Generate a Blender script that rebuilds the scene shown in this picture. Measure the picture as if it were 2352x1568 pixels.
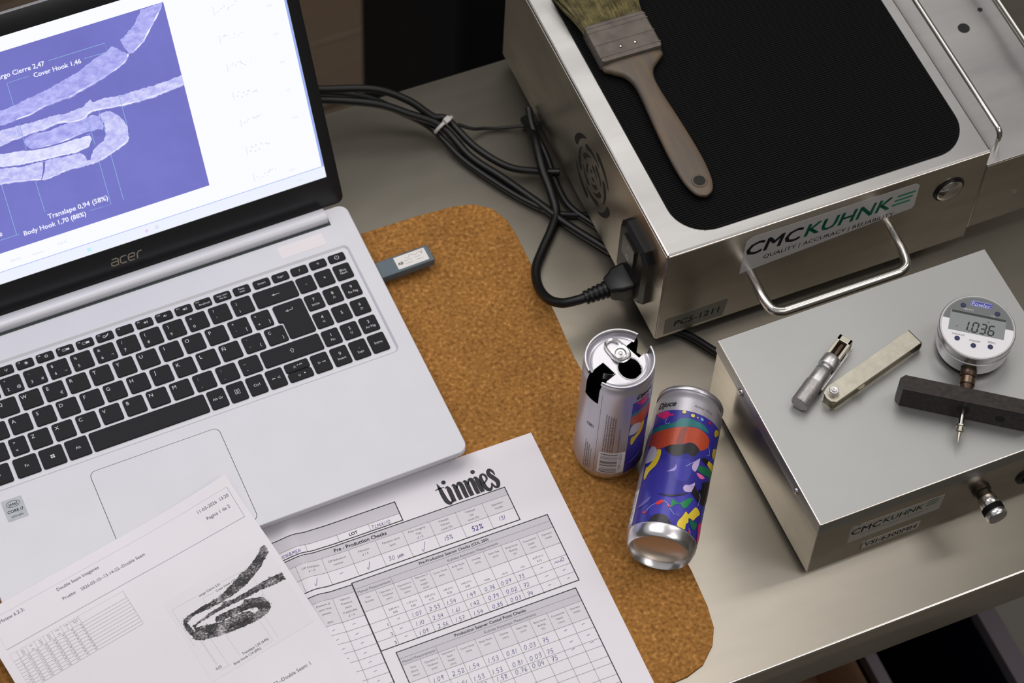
import bpy, bmesh, math, random
from mathutils import Vector, Matrix
from mathutils.geometry import tessellate_polygon

# ------------------------------------------------------------------ scene, camera, light
scene = bpy.context.scene
for o in list(bpy.data.objects):
    bpy.data.objects.remove(o)
COL = scene.collection
TZ = 0.900            # height of the bench top (m); all bench coordinates below are mm from its front edge
PI = math.pi

scene.view_settings.view_transform = 'Standard'
scene.view_settings.look = 'None'
scene.view_settings.gamma = 1.0
scene.view_settings.exposure = 0.0
scene.view_settings.use_curve_mapping = False

cam_data = bpy.data.cameras.new('camera')
cam = bpy.data.objects.new('camera', cam_data)
COL.objects.link(cam)
cam_data.sensor_fit = 'HORIZONTAL'
cam_data.sensor_width = 36.0
cam_data.lens = 5838.26 * 36.0 / 2352.0
cam_data.clip_start = 0.05
right = Vector((0.91946912, -0.39129821, 0.03823943))
up = Vector((0.30854576, 0.77843969, 0.54665452))
fwd = Vector((0.24367202, 0.49083334, -0.83648466))
cm = Matrix((right, up, -fwd)).transposed().to_4x4()
cm.translation = Vector((0.0, -0.6522, TZ + 1.67866))
cam.matrix_world = cm
cam_data.dof.use_dof = True
cam_data.dof.focus_distance = 1.915
cam_data.dof.aperture_fstop = 7.5
scene.camera = cam

world = bpy.data.worlds.new('world')
scene.world = world
world.use_nodes = True
world.node_tree.nodes['Background'].inputs[0].default_value = (0.75, 0.745, 0.74, 1)
world.node_tree.nodes['Background'].inputs[1].default_value = 0.58


def area_light(name, loc, target, sx, sy, watts, col):
    d = bpy.data.lights.new(name, 'AREA')
    d.shape = 'RECTANGLE'
    d.size, d.size_y = sx, sy
    d.energy = watts
    d.color = col
    o = bpy.data.objects.new(name, d)
    o.location = loc
    o.rotation_euler = (Vector(target) - Vector(loc)).to_track_quat('-Z', 'Y').to_euler()
    COL.objects.link(o)
    return o


area_light('tube_lamp_left', (-0.20, 0.80, 3.10), (0.15, 0.45, 0.9), 0.35, 1.5, 18, (1.0, 0.97, 0.96))
area_light('panel_lamp_front', (1.35, -1.35, 3.20), (0.9, -0.3, 0.9), 1.6, 1.1, 13, (1.0, 0.95, 0.92))
area_light('tube_lamp_right', (2.20, 0.10, 3.10), (0.9, 0.3, 0.9), 0.35, 1.5, 8, (1.0, 0.95, 0.91))
area_light('panel_lamp_back', (1.05, 1.65, 3.25), (0.9, 1.0, 0.9), 1.5, 1.9, 14, (1.0, 0.97, 0.92))

# ------------------------------------------------------------------ materials


def lin(c):
    out = []
    for v in c[:3]:
        v /= 255.0
        out.append(v / 12.92 if v <= 0.04045 else ((v + 0.055) / 1.055) ** 2.4)
    return (out[0], out[1], out[2], 1.0)


MATS = {}


def M(name, rgb, rough=0.5, metal=0.0, var=0.0, vscale=60.0, stretch=(1, 1, 1), bump=0.0, bscale=200.0,
      bstretch=None, rvar=0.0, spec=0.5, coat=0.0, rgb2=None, detail=4.0, trans=0.0):
    """procedural principled material: noise colour variation, roughness variation and fine bump"""
    if name in MATS:
        return MATS[name]
    m = bpy.data.materials.new(name)
    m.use_nodes = True
    nt = m.node_tree
    b = nt.nodes['Principled BSDF']
    b.inputs['Roughness'].default_value = rough
    b.inputs['Metallic'].default_value = metal
    b.inputs['Specular IOR Level'].default_value = spec
    b.inputs['Coat Weight'].default_value = coat
    b.inputs['Base Color'].default_value = lin(rgb)
    tc = nt.nodes.new('ShaderNodeTexCoord')

    def noise(scale, st, det):
        mp = nt.nodes.new('ShaderNodeMapping')
        mp.inputs['Scale'].default_value = st
        nt.links.new(tc.outputs['Object'], mp.inputs['Vector'])
        n = nt.nodes.new('ShaderNodeTexNoise')
        n.inputs['Scale'].default_value = scale
        n.inputs['Detail'].default_value = det
        nt.links.new(mp.outputs['Vector'], n.inputs['Vector'])
        return n
    if var > 0 or rgb2 is not None:
        n = noise(vscale, stretch, detail)
        r = nt.nodes.new('ShaderNodeValToRGB')
        r.color_ramp.elements[0].position = 0.32
        r.color_ramp.elements[1].position = 0.68
        c1 = lin(rgb)
        if rgb2 is not None:
            c2 = lin(rgb2)
        else:
            c2 = c1
        r.color_ramp.elements[0].color = tuple(c1[i] * (1 - var) for i in range(3)) + (1,)
        r.color_ramp.elements[1].color = tuple(min(1, c2[i] * (1 + var)) for i in range(3)) + (1,)
        nt.links.new(n.outputs['Fac'], r.inputs['Fac'])
        nt.links.new(r.outputs['Color'], b.inputs['Base Color'])
    if rvar > 0:
        n = noise(vscale * 0.35, stretch, 3)
        mr = nt.nodes.new('ShaderNodeMapRange')
        mr.inputs['From Min'].default_value = 0.3
        mr.inputs['From Max'].default_value = 0.7
        mr.inputs['To Min'].default_value = max(0.02, rough - rvar)
        mr.inputs['To Max'].default_value = min(1, rough + rvar)
        nt.links.new(n.outputs['Fac'], mr.inputs['Value'])
        nt.links.new(mr.outputs['Result'], b.inputs['Roughness'])
    if bump > 0:
        n = noise(bscale, bstretch or stretch, 3)
        bp = nt.nodes.new('ShaderNodeBump')
        bp.inputs['Strength'].default_value = bump
        bp.inputs['Distance'].default_value = 0.001
        nt.links.new(n.outputs['Fac'], bp.inputs['Height'])
        nt.links.new(bp.outputs['Normal'], b.inputs['Normal'])
    MATS[name] = m
    return m


def EM(name, rgb, strength=1.0, rgb2=None, scale=400.0, stretch=(1, 1, 1), p0=0.35, p1=0.65):
    """a lit screen pixel colour, optionally mottled"""
    if name in MATS:
        return MATS[name]
    m = bpy.data.materials.new(name)
    m.use_nodes = True
    nt = m.node_tree
    nt.nodes.clear()
    out = nt.nodes.new('ShaderNodeOutputMaterial')
    e = nt.nodes.new('ShaderNodeEmission')
    e.inputs[0].default_value = lin(rgb)
    e.inputs[1].default_value = strength
    nt.links.new(e.outputs[0], out.inputs[0])
    if rgb2 is not None:
        tc = nt.nodes.new('ShaderNodeTexCoord')
        mp = nt.nodes.new('ShaderNodeMapping')
        mp.inputs['Scale'].default_value = stretch
        mp.inputs['Rotation'].default_value = (0, 0, 0.6)
        n = nt.nodes.new('ShaderNodeTexNoise')
        n.inputs['Scale'].default_value = scale
        n.inputs['Detail'].default_value = 5
        n.inputs['Roughness'].default_value = 0.65
        r = nt.nodes.new('ShaderNodeValToRGB')
        r.color_ramp.elements[0].position = p0
        r.color_ramp.elements[1].position = p1
        r.color_ramp.elements[0].color = lin(rgb)
        r.color_ramp.elements[1].color = lin(rgb2)
        nt.links.new(tc.outputs['Object'], mp.inputs['Vector'])
        nt.links.new(mp.outputs['Vector'], n.inputs['Vector'])
        nt.links.new(n.outputs['Fac'], r.inputs['Fac'])
        nt.links.new(r.outputs['Color'], e.inputs[0])
    MATS[name] = m
    return m


def cork_material():
    m = bpy.data.materials.new('cork')
    m.use_nodes = True
    nt = m.node_tree
    b = nt.nodes['Principled BSDF']
    b.inputs['Roughness'].default_value = 0.85
    b.inputs['Specular IOR Level'].default_value = 0.2
    tc = nt.nodes.new('ShaderNodeTexCoord')
    n1 = nt.nodes.new('ShaderNodeTexNoise')
    n1.inputs['Scale'].default_value = 330
    n1.inputs['Detail'].default_value = 5
    n2 = nt.nodes.new('ShaderNodeTexVoronoi')
    n2.inputs['Scale'].default_value = 260
    n3 = nt.nodes.new('ShaderNodeTexNoise')
    n3.inputs['Scale'].default_value = 22
    n3.inputs['Detail'].default_value = 3
    for n in (n1, n2, n3):
        nt.links.new(tc.outputs['Object'], n.inputs['Vector'])
    r1 = nt.nodes.new('ShaderNodeValToRGB')
    els = r1.color_ramp.elements
    els[0].position, els[0].color = 0.27, lin((112, 76, 36))
    els[1].position, els[1].color = 0.74, lin((196, 150, 92))
    e = els.new(0.42)
    e.color = lin((146, 102, 51))
    e = els.new(0.58)
    e.color = lin((164, 117, 62))
    nt.links.new(n1.outputs['Fac'], r1.inputs['Fac'])
    r2 = nt.nodes.new('ShaderNodeValToRGB')
    r2.color_ramp.elements[0].position, r2.color_ramp.elements[0].color = 0.0, (0.76, 0.73, 0.68, 1)
    r2.color_ramp.elements[1].position, r2.color_ramp.elements[1].color = 1.0, (1.14, 1.13, 1.1, 1)
    nt.links.new(n2.outputs['Color'], r2.inputs['Fac'])
    mx = nt.nodes.new('ShaderNodeMixRGB')
    mx.blend_type = 'MULTIPLY'
    mx.inputs['Fac'].default_value = 0.75
    nt.links.new(r1.outputs['Color'], mx.inputs['Color1'])
    nt.links.new(r2.outputs['Color'], mx.inputs['Color2'])
    r3 = nt.nodes.new('ShaderNodeValToRGB')
    r3.color_ramp.elements[0].position, r3.color_ramp.elements[0].color = 0.3, (0.86, 0.84, 0.8, 1)
    r3.color_ramp.elements[1].position, r3.color_ramp.elements[1].color = 0.7, (1.08, 1.05, 1.0, 1)
    nt.links.new(n3.outputs['Fac'], r3.inputs['Fac'])
    m2 = nt.nodes.new('ShaderNodeMixRGB')
    m2.blend_type = 'MULTIPLY'
    m2.inputs['Fac'].default_value = 1.0
    nt.links.new(mx.outputs['Color'], m2.inputs['Color1'])
    nt.links.new(r3.outputs['Color'], m2.inputs['Color2'])
    nt.links.new(m2.outputs['Color'], b.inputs['Base Color'])
    bp = nt.nodes.new('ShaderNodeBump')
    bp.inputs['Strength'].default_value = 0.35
    bp.inputs['Distance'].default_value = 0.0006
    nt.links.new(n1.outputs['Fac'], bp.inputs['Height'])
    nt.links.new(bp.outputs['Normal'], b.inputs['Normal'])
    MATS['cork'] = m
    return m


def ink_seam_material():
    """toner print of a micrograph: black grain broken up by paper white"""
    m = bpy.data.materials.new('toner_micrograph')
    m.use_nodes = True
    nt = m.node_tree
    b = nt.nodes['Principled BSDF']
    b.inputs['Roughness'].default_value = 0.7
    tc = nt.nodes.new('ShaderNodeTexCoord')
    mp = nt.nodes.new('ShaderNodeMapping')
    mp.inputs['Rotation'].default_value = (0, 0, 0.5)
    mp.inputs['Scale'].default_value = (1, 1.7, 1)
    n = nt.nodes.new('ShaderNodeTexNoise')
    n.inputs['Scale'].default_value = 620
    n.inputs['Detail'].default_value = 6
    n.inputs['Roughness'].default_value = 0.75
    n2 = nt.nodes.new('ShaderNodeTexNoise')
    n2.inputs['Scale'].default_value = 110
    n2.inputs['Detail'].default_value = 2
    ad = nt.nodes.new('ShaderNodeMath')
    ad.operation = 'MULTIPLY_ADD'
    ad.inputs[1].default_value = 0.55
    r = nt.nodes.new('ShaderNodeValToRGB')
    r.color_ramp.elements[0].position, r.color_ramp.elements[0].color = 0.76, lin((46, 44, 46))
    r.color_ramp.elements[1].position, r.color_ramp.elements[1].color = 0.98, lin((205, 198, 204))
    nt.links.new(tc.outputs['Object'], mp.inputs['Vector'])
    nt.links.new(mp.outputs['Vector'], n.inputs['Vector'])
    nt.links.new(tc.outputs['Object'], n2.inputs['Vector'])
    nt.links.new(n2.outputs['Fac'], ad.inputs[0])
    nt.links.new(n.outputs['Fac'], ad.inputs[2])
    nt.links.new(ad.outputs[0], r.inputs['Fac'])
    nt.links.new(r.outputs['Color'], b.inputs['Base Color'])
    MATS['toner_micrograph'] = m
    return m


# ------------------------------------------------------------------ mesh helpers (mm in, metres out)


def link(o, parent=None):
    COL.objects.link(o)
    if parent is not None:
        o.parent = parent
    return o


def tag(o, label=None, cat=None, group=None, kind=None):
    if label:
        o['label'] = label
    if cat:
        o['category'] = cat
    if group:
        o['group'] = group
    if kind:
        o['kind'] = kind
    return o


def thing(name, label, cat, X, Y, Z=0.0, yaw=0.0, group=None):
    o = bpy.data.objects.new(name, None)
    o.empty_display_size = 0.02
    o.location = (X / 1000, Y / 1000, TZ + Z / 1000)
    o.rotation_euler = (0, 0, yaw)
    link(o)
    return tag(o, label, cat, group)


class MB:
    def __init__(self):
        self.v, self.f = [], []

    def add(self, vs, fs):
        k = len(self.v)
        self.v += [tuple(p) for p in vs]
        self.f += [tuple(i + k for i in f) for f in fs]
        return self

    def box(self, x0, y0, z0, x1, y1, z1):
        return self.add([(x0, y0, z0), (x1, y0, z0), (x1, y1, z0), (x0, y1, z0),
                         (x0, y0, z1), (x1, y0, z1), (x1, y1, z1), (x0, y1, z1)],
                        [(3, 2, 1, 0), (4, 5, 6, 7), (0, 1, 5, 4), (1, 2, 6, 5), (2, 3, 7, 6), (3, 0, 4, 7)])

    def rings(self, rs, cap0=True, cap1=True, closed=True):
        """loft a list of equally long point rings"""
        n = len(rs[0])
        k = len(self.v)
        for r in rs:
            self.v += [tuple(p) for p in r]
        for i in range(len(rs) - 1):
            for j in range(n if closed else n - 1):
                a, b = k + i * n + j, k + i * n + (j + 1) % n
                self.f.append((a, b, b + n, a + n))
        if cap0:
            self.f.append(tuple(k + j for j in reversed(range(n))))
        if cap1:
            self.f.append(tuple(k + (len(rs) - 1) * n + j for j in range(n)))
        return self

    def prism(self, poly, z0, z1, ch=0.0, ch0=0.0):
        """extruded outline (ccw) with chamfered top / bottom edge"""
        rs = []
        if ch0 > 0:
            rs.append([(x, y, z0) for x, y in inset(poly, ch0)])
            rs.append([(x, y, z0 + ch0) for x, y in poly])
        else:
            rs.append([(x, y, z0) for x, y in poly])
        if ch > 0:
            rs.append([(x, y, z1 - ch) for x, y in poly])
            rs.append([(x, y, z1 - ch * 0.3) for x, y in inset(poly, ch * 0.3)])
            rs.append([(x, y, z1) for x, y in inset(poly, ch)])
        else:
            rs.append([(x, y, z1) for x, y in poly])
        return self.rings(rs)

    def rbox(self, x0, y0, x1, y1, z0, z1, r=1.0, ch=0.3, ch0=0.0, n=4):
        return self.prism(rrect(x0, y0, x1, y1, r, n), z0, z1, ch, ch0)

    def lathe(self, prof, n=48, c=(0, 0, 0), axis=None, e1=None, cap0=True, cap1=True):
        """prof: (radius, height) along axis (default +z)"""
        ax = Vector(axis or (0, 0, 1)).normalized()
        if e1 is None:
            e1 = ax.orthogonal().normalized()
        else:
            e1 = Vector(e1)
            e1 = (e1 - e1.dot(ax) * ax).normalized()
        e2 = ax.cross(e1)
        c = Vector(c)
        rs = []
        for r, h in prof:
            rs.append([tuple(c + ax * h + (e1 * math.cos(2 * PI * j / n) + e2 * math.sin(2 * PI * j / n)) * r)
                       for j in range(n)])
        return self.rings(rs, cap0, cap1)

    def cyl(self, a, b, r, n=24, r1=None, ch=0.0):
        a, b = Vector(a), Vector(b)
        L = (b - a).length
        r1 = r if r1 is None else r1
        prof = [(r, 0), (r1, L)] if ch <= 0 else [(r - ch, 0), (r, ch), (r1, L - ch), (r1 - ch, L)]
        return self.lathe(prof, n, a, (b - a))

    def tube(self, path, r, n=12, closed=False, cap=True):
        """swept round tube along a smooth path, r may be a list"""
        P = [Vector(p) for p in path]
        m = len(P)
        rr = r if isinstance(r, (list, tuple)) else [r] * m
        rs = []
        prev = None
        for i in range(m):
            t = (P[min(i + 1, m - 1)] - P[max(i - 1, 0)]).normalized()
            if prev is None:
                u = t.orthogonal().normalized()
            else:
                u = (prev - prev.dot(t) * t).normalized()
            prev = u
            w = t.cross(u)
            rs.append([tuple(P[i] + (u * math.cos(2 * PI * j / n) + w * math.sin(2 * PI * j / n)) * rr[i])
                       for j in range(n)])
        return self.rings(rs, cap, cap)

    def mapped(self, fn):
        self.v = [tuple(fn(*p)) for p in self.v]
        return self

    def build(self, name, mat, parent=None, smooth=30.0, loc=None):
        me = bpy.data.meshes.new(name)
        me.from_pydata([(x * 0.001, y * 0.001, z * 0.001) for x, y, z in self.v], [], self.f)
        me.update()
        if mat is not None:
            me.materials.append(mat)
        if smooth:
            me.set_sharp_from_angle(angle=math.radians(smooth))
            me.polygons.foreach_set('use_smooth', [len(p.vertices) <= 4 for p in me.polygons])
        o = bpy.data.objects.new(name, me)
        if loc is not None:
            o.location = loc
        link(o, parent)
        return o


def inset(poly, d):
    n = len(poly)
    out = []
    for i in range(n):
        p0, p1, p2 = poly[i - 1], poly[i], poly[(i + 1) % n]
        a = Vector((p1[0] - p0[0], p1[1] - p0[1]))
        b = Vector((p2[0] - p1[0], p2[1] - p1[1]))
        if a.length < 1e-9 or b.length < 1e-9:
            out.append(p1)
            continue
        a.normalize()
        b.normalize()
        na, nb = Vector((-a.y, a.x)), Vector((-b.y, b.x))
        s = na + nb
        k = 1 + na.dot(nb)
        if k < 0.2:
            k = 0.2
        out.append((p1[0] + s.x * d / k, p1[1] + s.y * d / k))
    return out


def rrect(x0, y0, x1, y1, r, n=4):
    r = max(1e-4, min(r, abs(x1 - x0) / 2 - 1e-4, abs(y1 - y0) / 2 - 1e-4))
    pts = []
    for cx, cy, a0 in ((x1 - r, y0 + r, -90), (x1 - r, y1 - r, 0), (x0 + r, y1 - r, 90), (x0 + r, y0 + r, 180)):
        for k in range(n + 1):
            a = math.radians(a0 + 90 * k / n)
            pts.append((cx + r * math.cos(a), cy + r * math.sin(a)))
    return pts


def spline(pts, per=8):
    """Catmull-Rom through points of any dimension"""
    P = [Vector(p) for p in pts]
    P = [2 * P[0] - P[1]] + P + [2 * P[-1] - P[-2]]
    out = []
    for i in range(1, len(P) - 2):
        a, b, c, d = P[i - 1], P[i], P[i + 1], P[i + 2]
        for k in range(per):
            t = k / per
            out.append(tuple(0.5 * ((2 * b) + (c - a) * t + (2 * a - 5 * b + 4 * c - d) * t * t +
                                    (3 * b - a - 3 * c + d) * t * t * t)))
    out.append(tuple(P[-2]))
    return out


TXT_CACHE = {}


def text_geo(s, shear=0.0):
    key = (s, shear)
    if key in TXT_CACHE:
        return TXT_CACHE[key]
    cu = bpy.data.curves.new('t', 'FONT')
    cu.body = s
    cu.size = 1.0
    cu.resolution_u = 2
    cu.shear = shear
    ob = bpy.data.objects.new('t', cu)
    me = bpy.data.meshes.new_from_object(ob)
    vs = [(v.co.x, v.co.y) for v in me.vertices]
    fs = [tuple(p.vertices) for p in me.polygons]
    bpy.data.objects.remove(ob)
    bpy.data.curves.remove(cu)
    bpy.data.meshes.remove(me)
    if vs:
        x0, x1 = min(v[0] for v in vs), max(v[0] for v in vs)
        y0, y1 = min(v[1] for v in vs), max(v[1] for v in vs)
    else:
        x0 = y0 = 0
        x1 = y1 = 1
    TXT_CACHE[key] = (vs, fs, x0, y0, x1, y1)
    return TXT_CACHE[key]


class Flat:
    """flat print collected in a 2-D plane (x right, y up, mm) and laid on any surface"""

    def __init__(self):
        self.v, self.f = [], []

    def add(self, vs, fs):
        k = len(self.v)
        self.v += vs
        self.f += [tuple(i + k for i in f) for f in fs]

    def rect(self, x0, y0, x1, y1, cell=3.0):
        nx = max(1, int(abs(x1 - x0) / cell + 0.999))
        ny = max(1, int(abs(y1 - y0) / cell + 0.999))
        vs = [(x0 + (x1 - x0) * i / nx, y0 + (y1 - y0) * j / ny) for j in range(ny + 1) for i in range(nx + 1)]
        w = nx + 1
        self.add(vs, [(j * w + i, j * w + i + 1, (j + 1) * w + i + 1, (j + 1) * w + i) for j in range(ny) for i in range(nx)])
        return self

    def line(self, pts, w, cell=3.0):
        P = []
        for a, b in zip(pts, pts[1:]):
            L = math.hypot(b[0] - a[0], b[1] - a[1])
            k = max(1, int(L / cell + 0.999))
            for i in range(k):
                P.append((a[0] + (b[0] - a[0]) * i / k, a[1] + (b[1] - a[1]) * i / k))
        P.append(pts[-1])
        n = len(P)
        ws = w if isinstance(w, (list, tuple)) else None
        vs = []
        for i in range(n):
            a, b = P[max(0, i - 1)], P[min(n - 1, i + 1)]
            dx, dy = b[0] - a[0], b[1] - a[1]
            L = math.hypot(dx, dy) or 1
            if ws:
                t = i / max(1, n - 1) * (len(ws) - 1)
                q = min(int(t), len(ws) - 2)
                h = (ws[q] + (ws[q + 1] - ws[q]) * (t - q)) / 2
            else:
                h = w / 2
            vs += [(P[i][0] + dy / L * h, P[i][1] - dx / L * h), (P[i][0] - dy / L * h, P[i][1] + dx / L * h)]
        self.add(vs, [(2 * i, 2 * i + 2, 2 * i + 3, 2 * i + 1) for i in range(n - 1)])
        return self

    def curve(self, pts, w, per=6):
        return self.line(spline(pts, per), w, 99)

    def disc(self, x, y, r, ry=None, n=16):
        ry = ry or r
        self.add([(x + r * math.cos(2 * PI * i / n), y + ry * math.sin(2 * PI * i / n)) for i in range(n)], [tuple(range(n))])
        return self

    def ring(self, x, y, r, w, ry=None, n=24, a0=0.0, a1=360.0):
        ry = ry or r
        m = n + 1
        vs = []
        for i in range(m):
            a = math.radians(a0 + (a1 - a0) * i / n)
            c, s = math.cos(a), math.sin(a)
            vs += [(x + (r - w / 2) * c, y + (ry - w / 2) * s), (x + (r + w / 2) * c, y + (ry + w / 2) * s)]
        self.add(vs, [(2 * i, 2 * i + 1, 2 * i + 3, 2 * i + 2) for i in range(n)])
        return self

    def poly(self, pts, maxlen=None, jit=0.0, rnd=None, step=None):
        P = [tuple(p) for p in pts]
        if step:
            Q = []
            for a, b in zip(P, P[1:] + P[:1]):
                L = math.hypot(b[0] - a[0], b[1] - a[1])
                k = max(1, int(L / step))
                for i in range(k):
                    Q.append((a[0] + (b[0] - a[0]) * i / k, a[1] + (b[1] - a[1]) * i / k))
            P = Q
        if jit and rnd:
            P = [(x + rnd.uniform(-jit, jit), y + rnd.uniform(-jit, jit)) for x, y in P]
        tris = tessellate_polygon([[Vector((x, y, 0)) for x, y in P]])
        tris = [tuple(t) for t in tris]
        if maxlen:
            stack, out = [tuple(P[i] for i in t) for t in tris], []
            while stack:
                a, b, c = stack.pop()
                L = [math.dist(a, b), math.dist(b, c), math.dist(c, a)]
                m = max(L)
                if m <= maxlen:
                    out.append((a, b, c))
                    continue
                i = L.index(m)
                t = (a, b, c)
                p, q, s = t[i], t[(i + 1) % 3], t[(i + 2) % 3]
                mid = ((p[0] + q[0]) / 2, (p[1] + q[1]) / 2)
                stack += [(p, mid, s), (mid, q, s)]
            for t in out:
                self.add(list(t), [(0, 1, 2)])
        else:
            self.add(P, tris)
        return self

    def text(self, s, x, y, w=None, h=None, anchor='c', bold=0.0, shear=0.0, rot=0.0, sx=1.0, vx=0.5):
        """w: target width or h: target cap height; anchor c/l/r horizontally, centred vertically on cap height"""
        vs, fs, x0, y0, x1, y1 = text_geo(s, shear)
        if not vs:
            return self
        k = w / (x1 - x0) if w else h / 0.73
        kx = k * sx
        ox = {'c': (x0 + x1) / 2, 'l': x0, 'r': x1}[anchor]
        oy = 0.73 * vx
        c, sn = math.cos(rot), math.sin(rot)
        # weight is added by overprinting the glyphs with tiny shifts
        for ox2, oy2 in ([(0, 0)] if bold <= 0 else [(-bold, -bold), (bold, -bold), (-bold, bold), (bold, bold), (0, 0)]):
            out = []
            for a, b in vs:
                px, py = (a - ox + ox2) * kx, (b - oy + oy2) * k
                out.append((x + px * c - py * sn, y + px * sn + py * c))
            self.add(out, fs)
        return self

    def build(self, name, mat, parent, fn):
        mb = MB()
        mb.v = [tuple(fn(x, y)) for x, y in self.v]
        mb.f = self.f
        return mb.build(name, mat, parent, smooth=0)


def plane_xy(z):
    return lambda x, y: (x, y, z)


# pen strokes of the hand-written figures: (advance width, strokes), height 1
PEN = {
    '0': (0.62, [[(0.3, 0.95), (0.1, 0.75), (0.05, 0.35), (0.22, 0.04), (0.42, 0.2), (0.52, 0.6), (0.42, 0.9), (0.3, 0.95)]]),
    '1': (0.3, [[(0.2, 0.95), (0.08, 0.02)]]),
    '2': (0.62, [[(0.08, 0.75), (0.25, 0.97), (0.45, 0.82), (0.4, 0.5), (0.06, 0.05), (0.3, 0.1), (0.56, 0.12)]]),
    '3': (0.58, [[(0.1, 0.9), (0.4, 0.95), (0.44, 0.72), (0.2, 0.55), (0.44, 0.4), (0.42, 0.1), (0.05, 0.05)]]),
    '4': (0.6, [[(0.3, 0.95), (0.05, 0.45), (0.5, 0.45)], [(0.45, 0.85), (0.36, 0.0)]]),
    '5': (0.6, [[(0.18, 0.93), (0.12, 0.55), (0.4, 0.55), (0.46, 0.25), (0.28, 0.03), (0.05, 0.1)], [(0.18, 0.93), (0.52, 0.97)]]),
    '6': (0.58, [[(0.4, 0.97), (0.15, 0.6), (0.1, 0.18), (0.3, 0.03), (0.46, 0.25), (0.3, 0.42), (0.12, 0.3)]]),
    '7': (0.58, [[(0.05, 0.9), (0.5, 0.93), (0.2, 0.0)], [(0.15, 0.48), (0.45, 0.52)]]),
    '8': (0.58, [[(0.4, 0.85), (0.22, 0.97), (0.12, 0.75), (0.42, 0.35), (0.35, 0.05), (0.12, 0.12), (0.15, 0.4), (0.45, 0.75), (0.4, 0.88)]]),
    '9': (0.58, [[(0.45, 0.85), (0.25, 0.95), (0.1, 0.7), (0.25, 0.5), (0.45, 0.75), (0.46, 0.85), (0.32, 0.0)]]),
    '.': (0.3, [[(0.07, 0.0), (0.2, 0.04)]]),
    '-': (0.6, [[(0.05, 0.4), (0.3, 0.48), (0.55, 0.5)]]),
    '%': (0.75, [[(0.6, 0.95), (0.1, 0.0)], [(0.2, 0.95), (0.08, 0.8), (0.2, 0.68), (0.28, 0.82), (0.2, 0.95)], [(0.55, 0.3), (0.42, 0.15), (0.54, 0.02), (0.66, 0.16), (0.55, 0.3)]]),
    'u': (0.6, [[(0.15, 0.7), (0.0, -0.25)], [(0.12, 0.5), (0.15, 0.1), (0.38, 0.15), (0.48, 0.65), (0.45, 0.1), (0.55, 0.05)]]),
    'm': (0.85, [[(0.05, 0.65), (0.02, 0.05), (0.2, 0.6), (0.35, 0.55), (0.33, 0.05), (0.5, 0.58), (0.66, 0.5), (0.7, 0.05)]]),
    'T': (0.6, [[(0.05, 0.9), (0.6, 0.98)], [(0.32, 0.92), (0.24, 0.02)]]),
    'L': (0.52, [[(0.2, 0.95), (0.08, 0.08), (0.5, 0.08)]]),
    'M': (0.85, [[(0.03, 0.02), (0.16, 0.9), (0.36, 0.35), (0.62, 0.92), (0.7, 0.02)]]),
    'X': (0.65, [[(0.05, 0.9), (0.55, 0.05)], [(0.6, 0.95), (0.0, 0.02)]]),
    'W': (0.85, [[(0.05, 0.9), (0.15, 0.05), (0.4, 0.7), (0.55, 0.05), (0.8, 0.95)]]),
    'O': (0.62, [[(0.3, 0.9), (0.06, 0.5), (0.25, 0.05), (0.5, 0.4), (0.32, 0.9)]]),
    'N': (0.7, [[(0.05, 0.02), (0.12, 0.9), (0.45, 0.08), (0.62, 0.95)]]),
    '&': (0.7, [[(0.6, 0.05), (0.15, 0.75), (0.3, 0.97), (0.42, 0.75), (0.05, 0.25), (0.25, 0.02), (0.6, 0.45)]]),
    'E': (0.5, [[(0.45, 0.9), (0.1, 0.85), (0.05, 0.08), (0.45, 0.1)], [(0.08, 0.48), (0.38, 0.5)]]),
    'v': (0.75, [[(0.0, 0.4), (0.18, 0.0), (0.7, 1.35)]]),
    ' ': (0.4, []),
}


def pen_text(fl, s, x, y, h, w=0.28, slant=0.12, rnd=random.Random(3), gap=0.09):
    """hand-written text, lower left at x, y"""
    for ch in s:
        adv, strokes = PEN[ch]
        jx, jy = rnd.uniform(-0.03, 0.03), rnd.uniform(-0.05, 0.05)
        for st in strokes:
            pts = [(x + (a + jx + slant * b) * h, y + (b + jy) * h) for a, b in st]
            if len(pts) > 2:
                pts = spline(pts, 4)
            fl.line(pts, w, 99)
        x += (adv + gap) * h
    return x


# colours
PAPER = M('paper_white', (229, 225, 232), 0.62, var=0.012, vscale=30, spec=0.3)
TONER = M('toner_black', (34, 32, 38), 0.6)
TONER_GREY = M('toner_grey', (118, 115, 122), 0.6)
TONER_SOFT = M('toner_soft', (84, 82, 90), 0.6)
SHADE1 = M('print_shade_dark', (200, 196, 204), 0.62)
SHADE2 = M('print_shade_light', (217, 212, 219), 0.62)
PEN_BLUE = M('ballpoint_blue', (66, 52, 138), 0.55)
PEN_DARK = M('ballpoint_violet', (84, 76, 128), 0.55)
STEEL_TOP = M('bench_steel', (186, 179, 167), 0.42, 1.0, var=0.02, vscale=25, stretch=(1, 4, 1), bump=0.02, bscale=320, bstretch=(0.12, 8, 1), rvar=0.015)
STEEL = M('brushed_steel', (168, 166, 165), 0.3, 1.0, var=0.04, vscale=14, stretch=(1, 5, 1), bump=0.03, bscale=420, bstretch=(0.1, 7, 3), rvar=0.06)
STEEL_SIDE = M('sheet_steel_side', (192, 186, 176), 0.3, 1.0, var=0.08, vscale=16, stretch=(1, 1, 3), bump=0.06, bscale=60, bstretch=(2, 2, 0.4), rvar=0.07)
STEEL_LID = M('satin_steel', (166, 166, 165), 0.46, 1.0, var=0.03, vscale=10, bump=0.025, bscale=500, bstretch=(6, 0.15, 1), rvar=0.05)
CHROME = M('polished_steel', (206, 202, 198), 0.14, 1.0, var=0.03, vscale=40, rvar=0.05)
BLACK_PLASTIC = M('black_plastic', (12, 12, 13), 0.38, spec=0.35, var=0.1, vscale=90)
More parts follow.
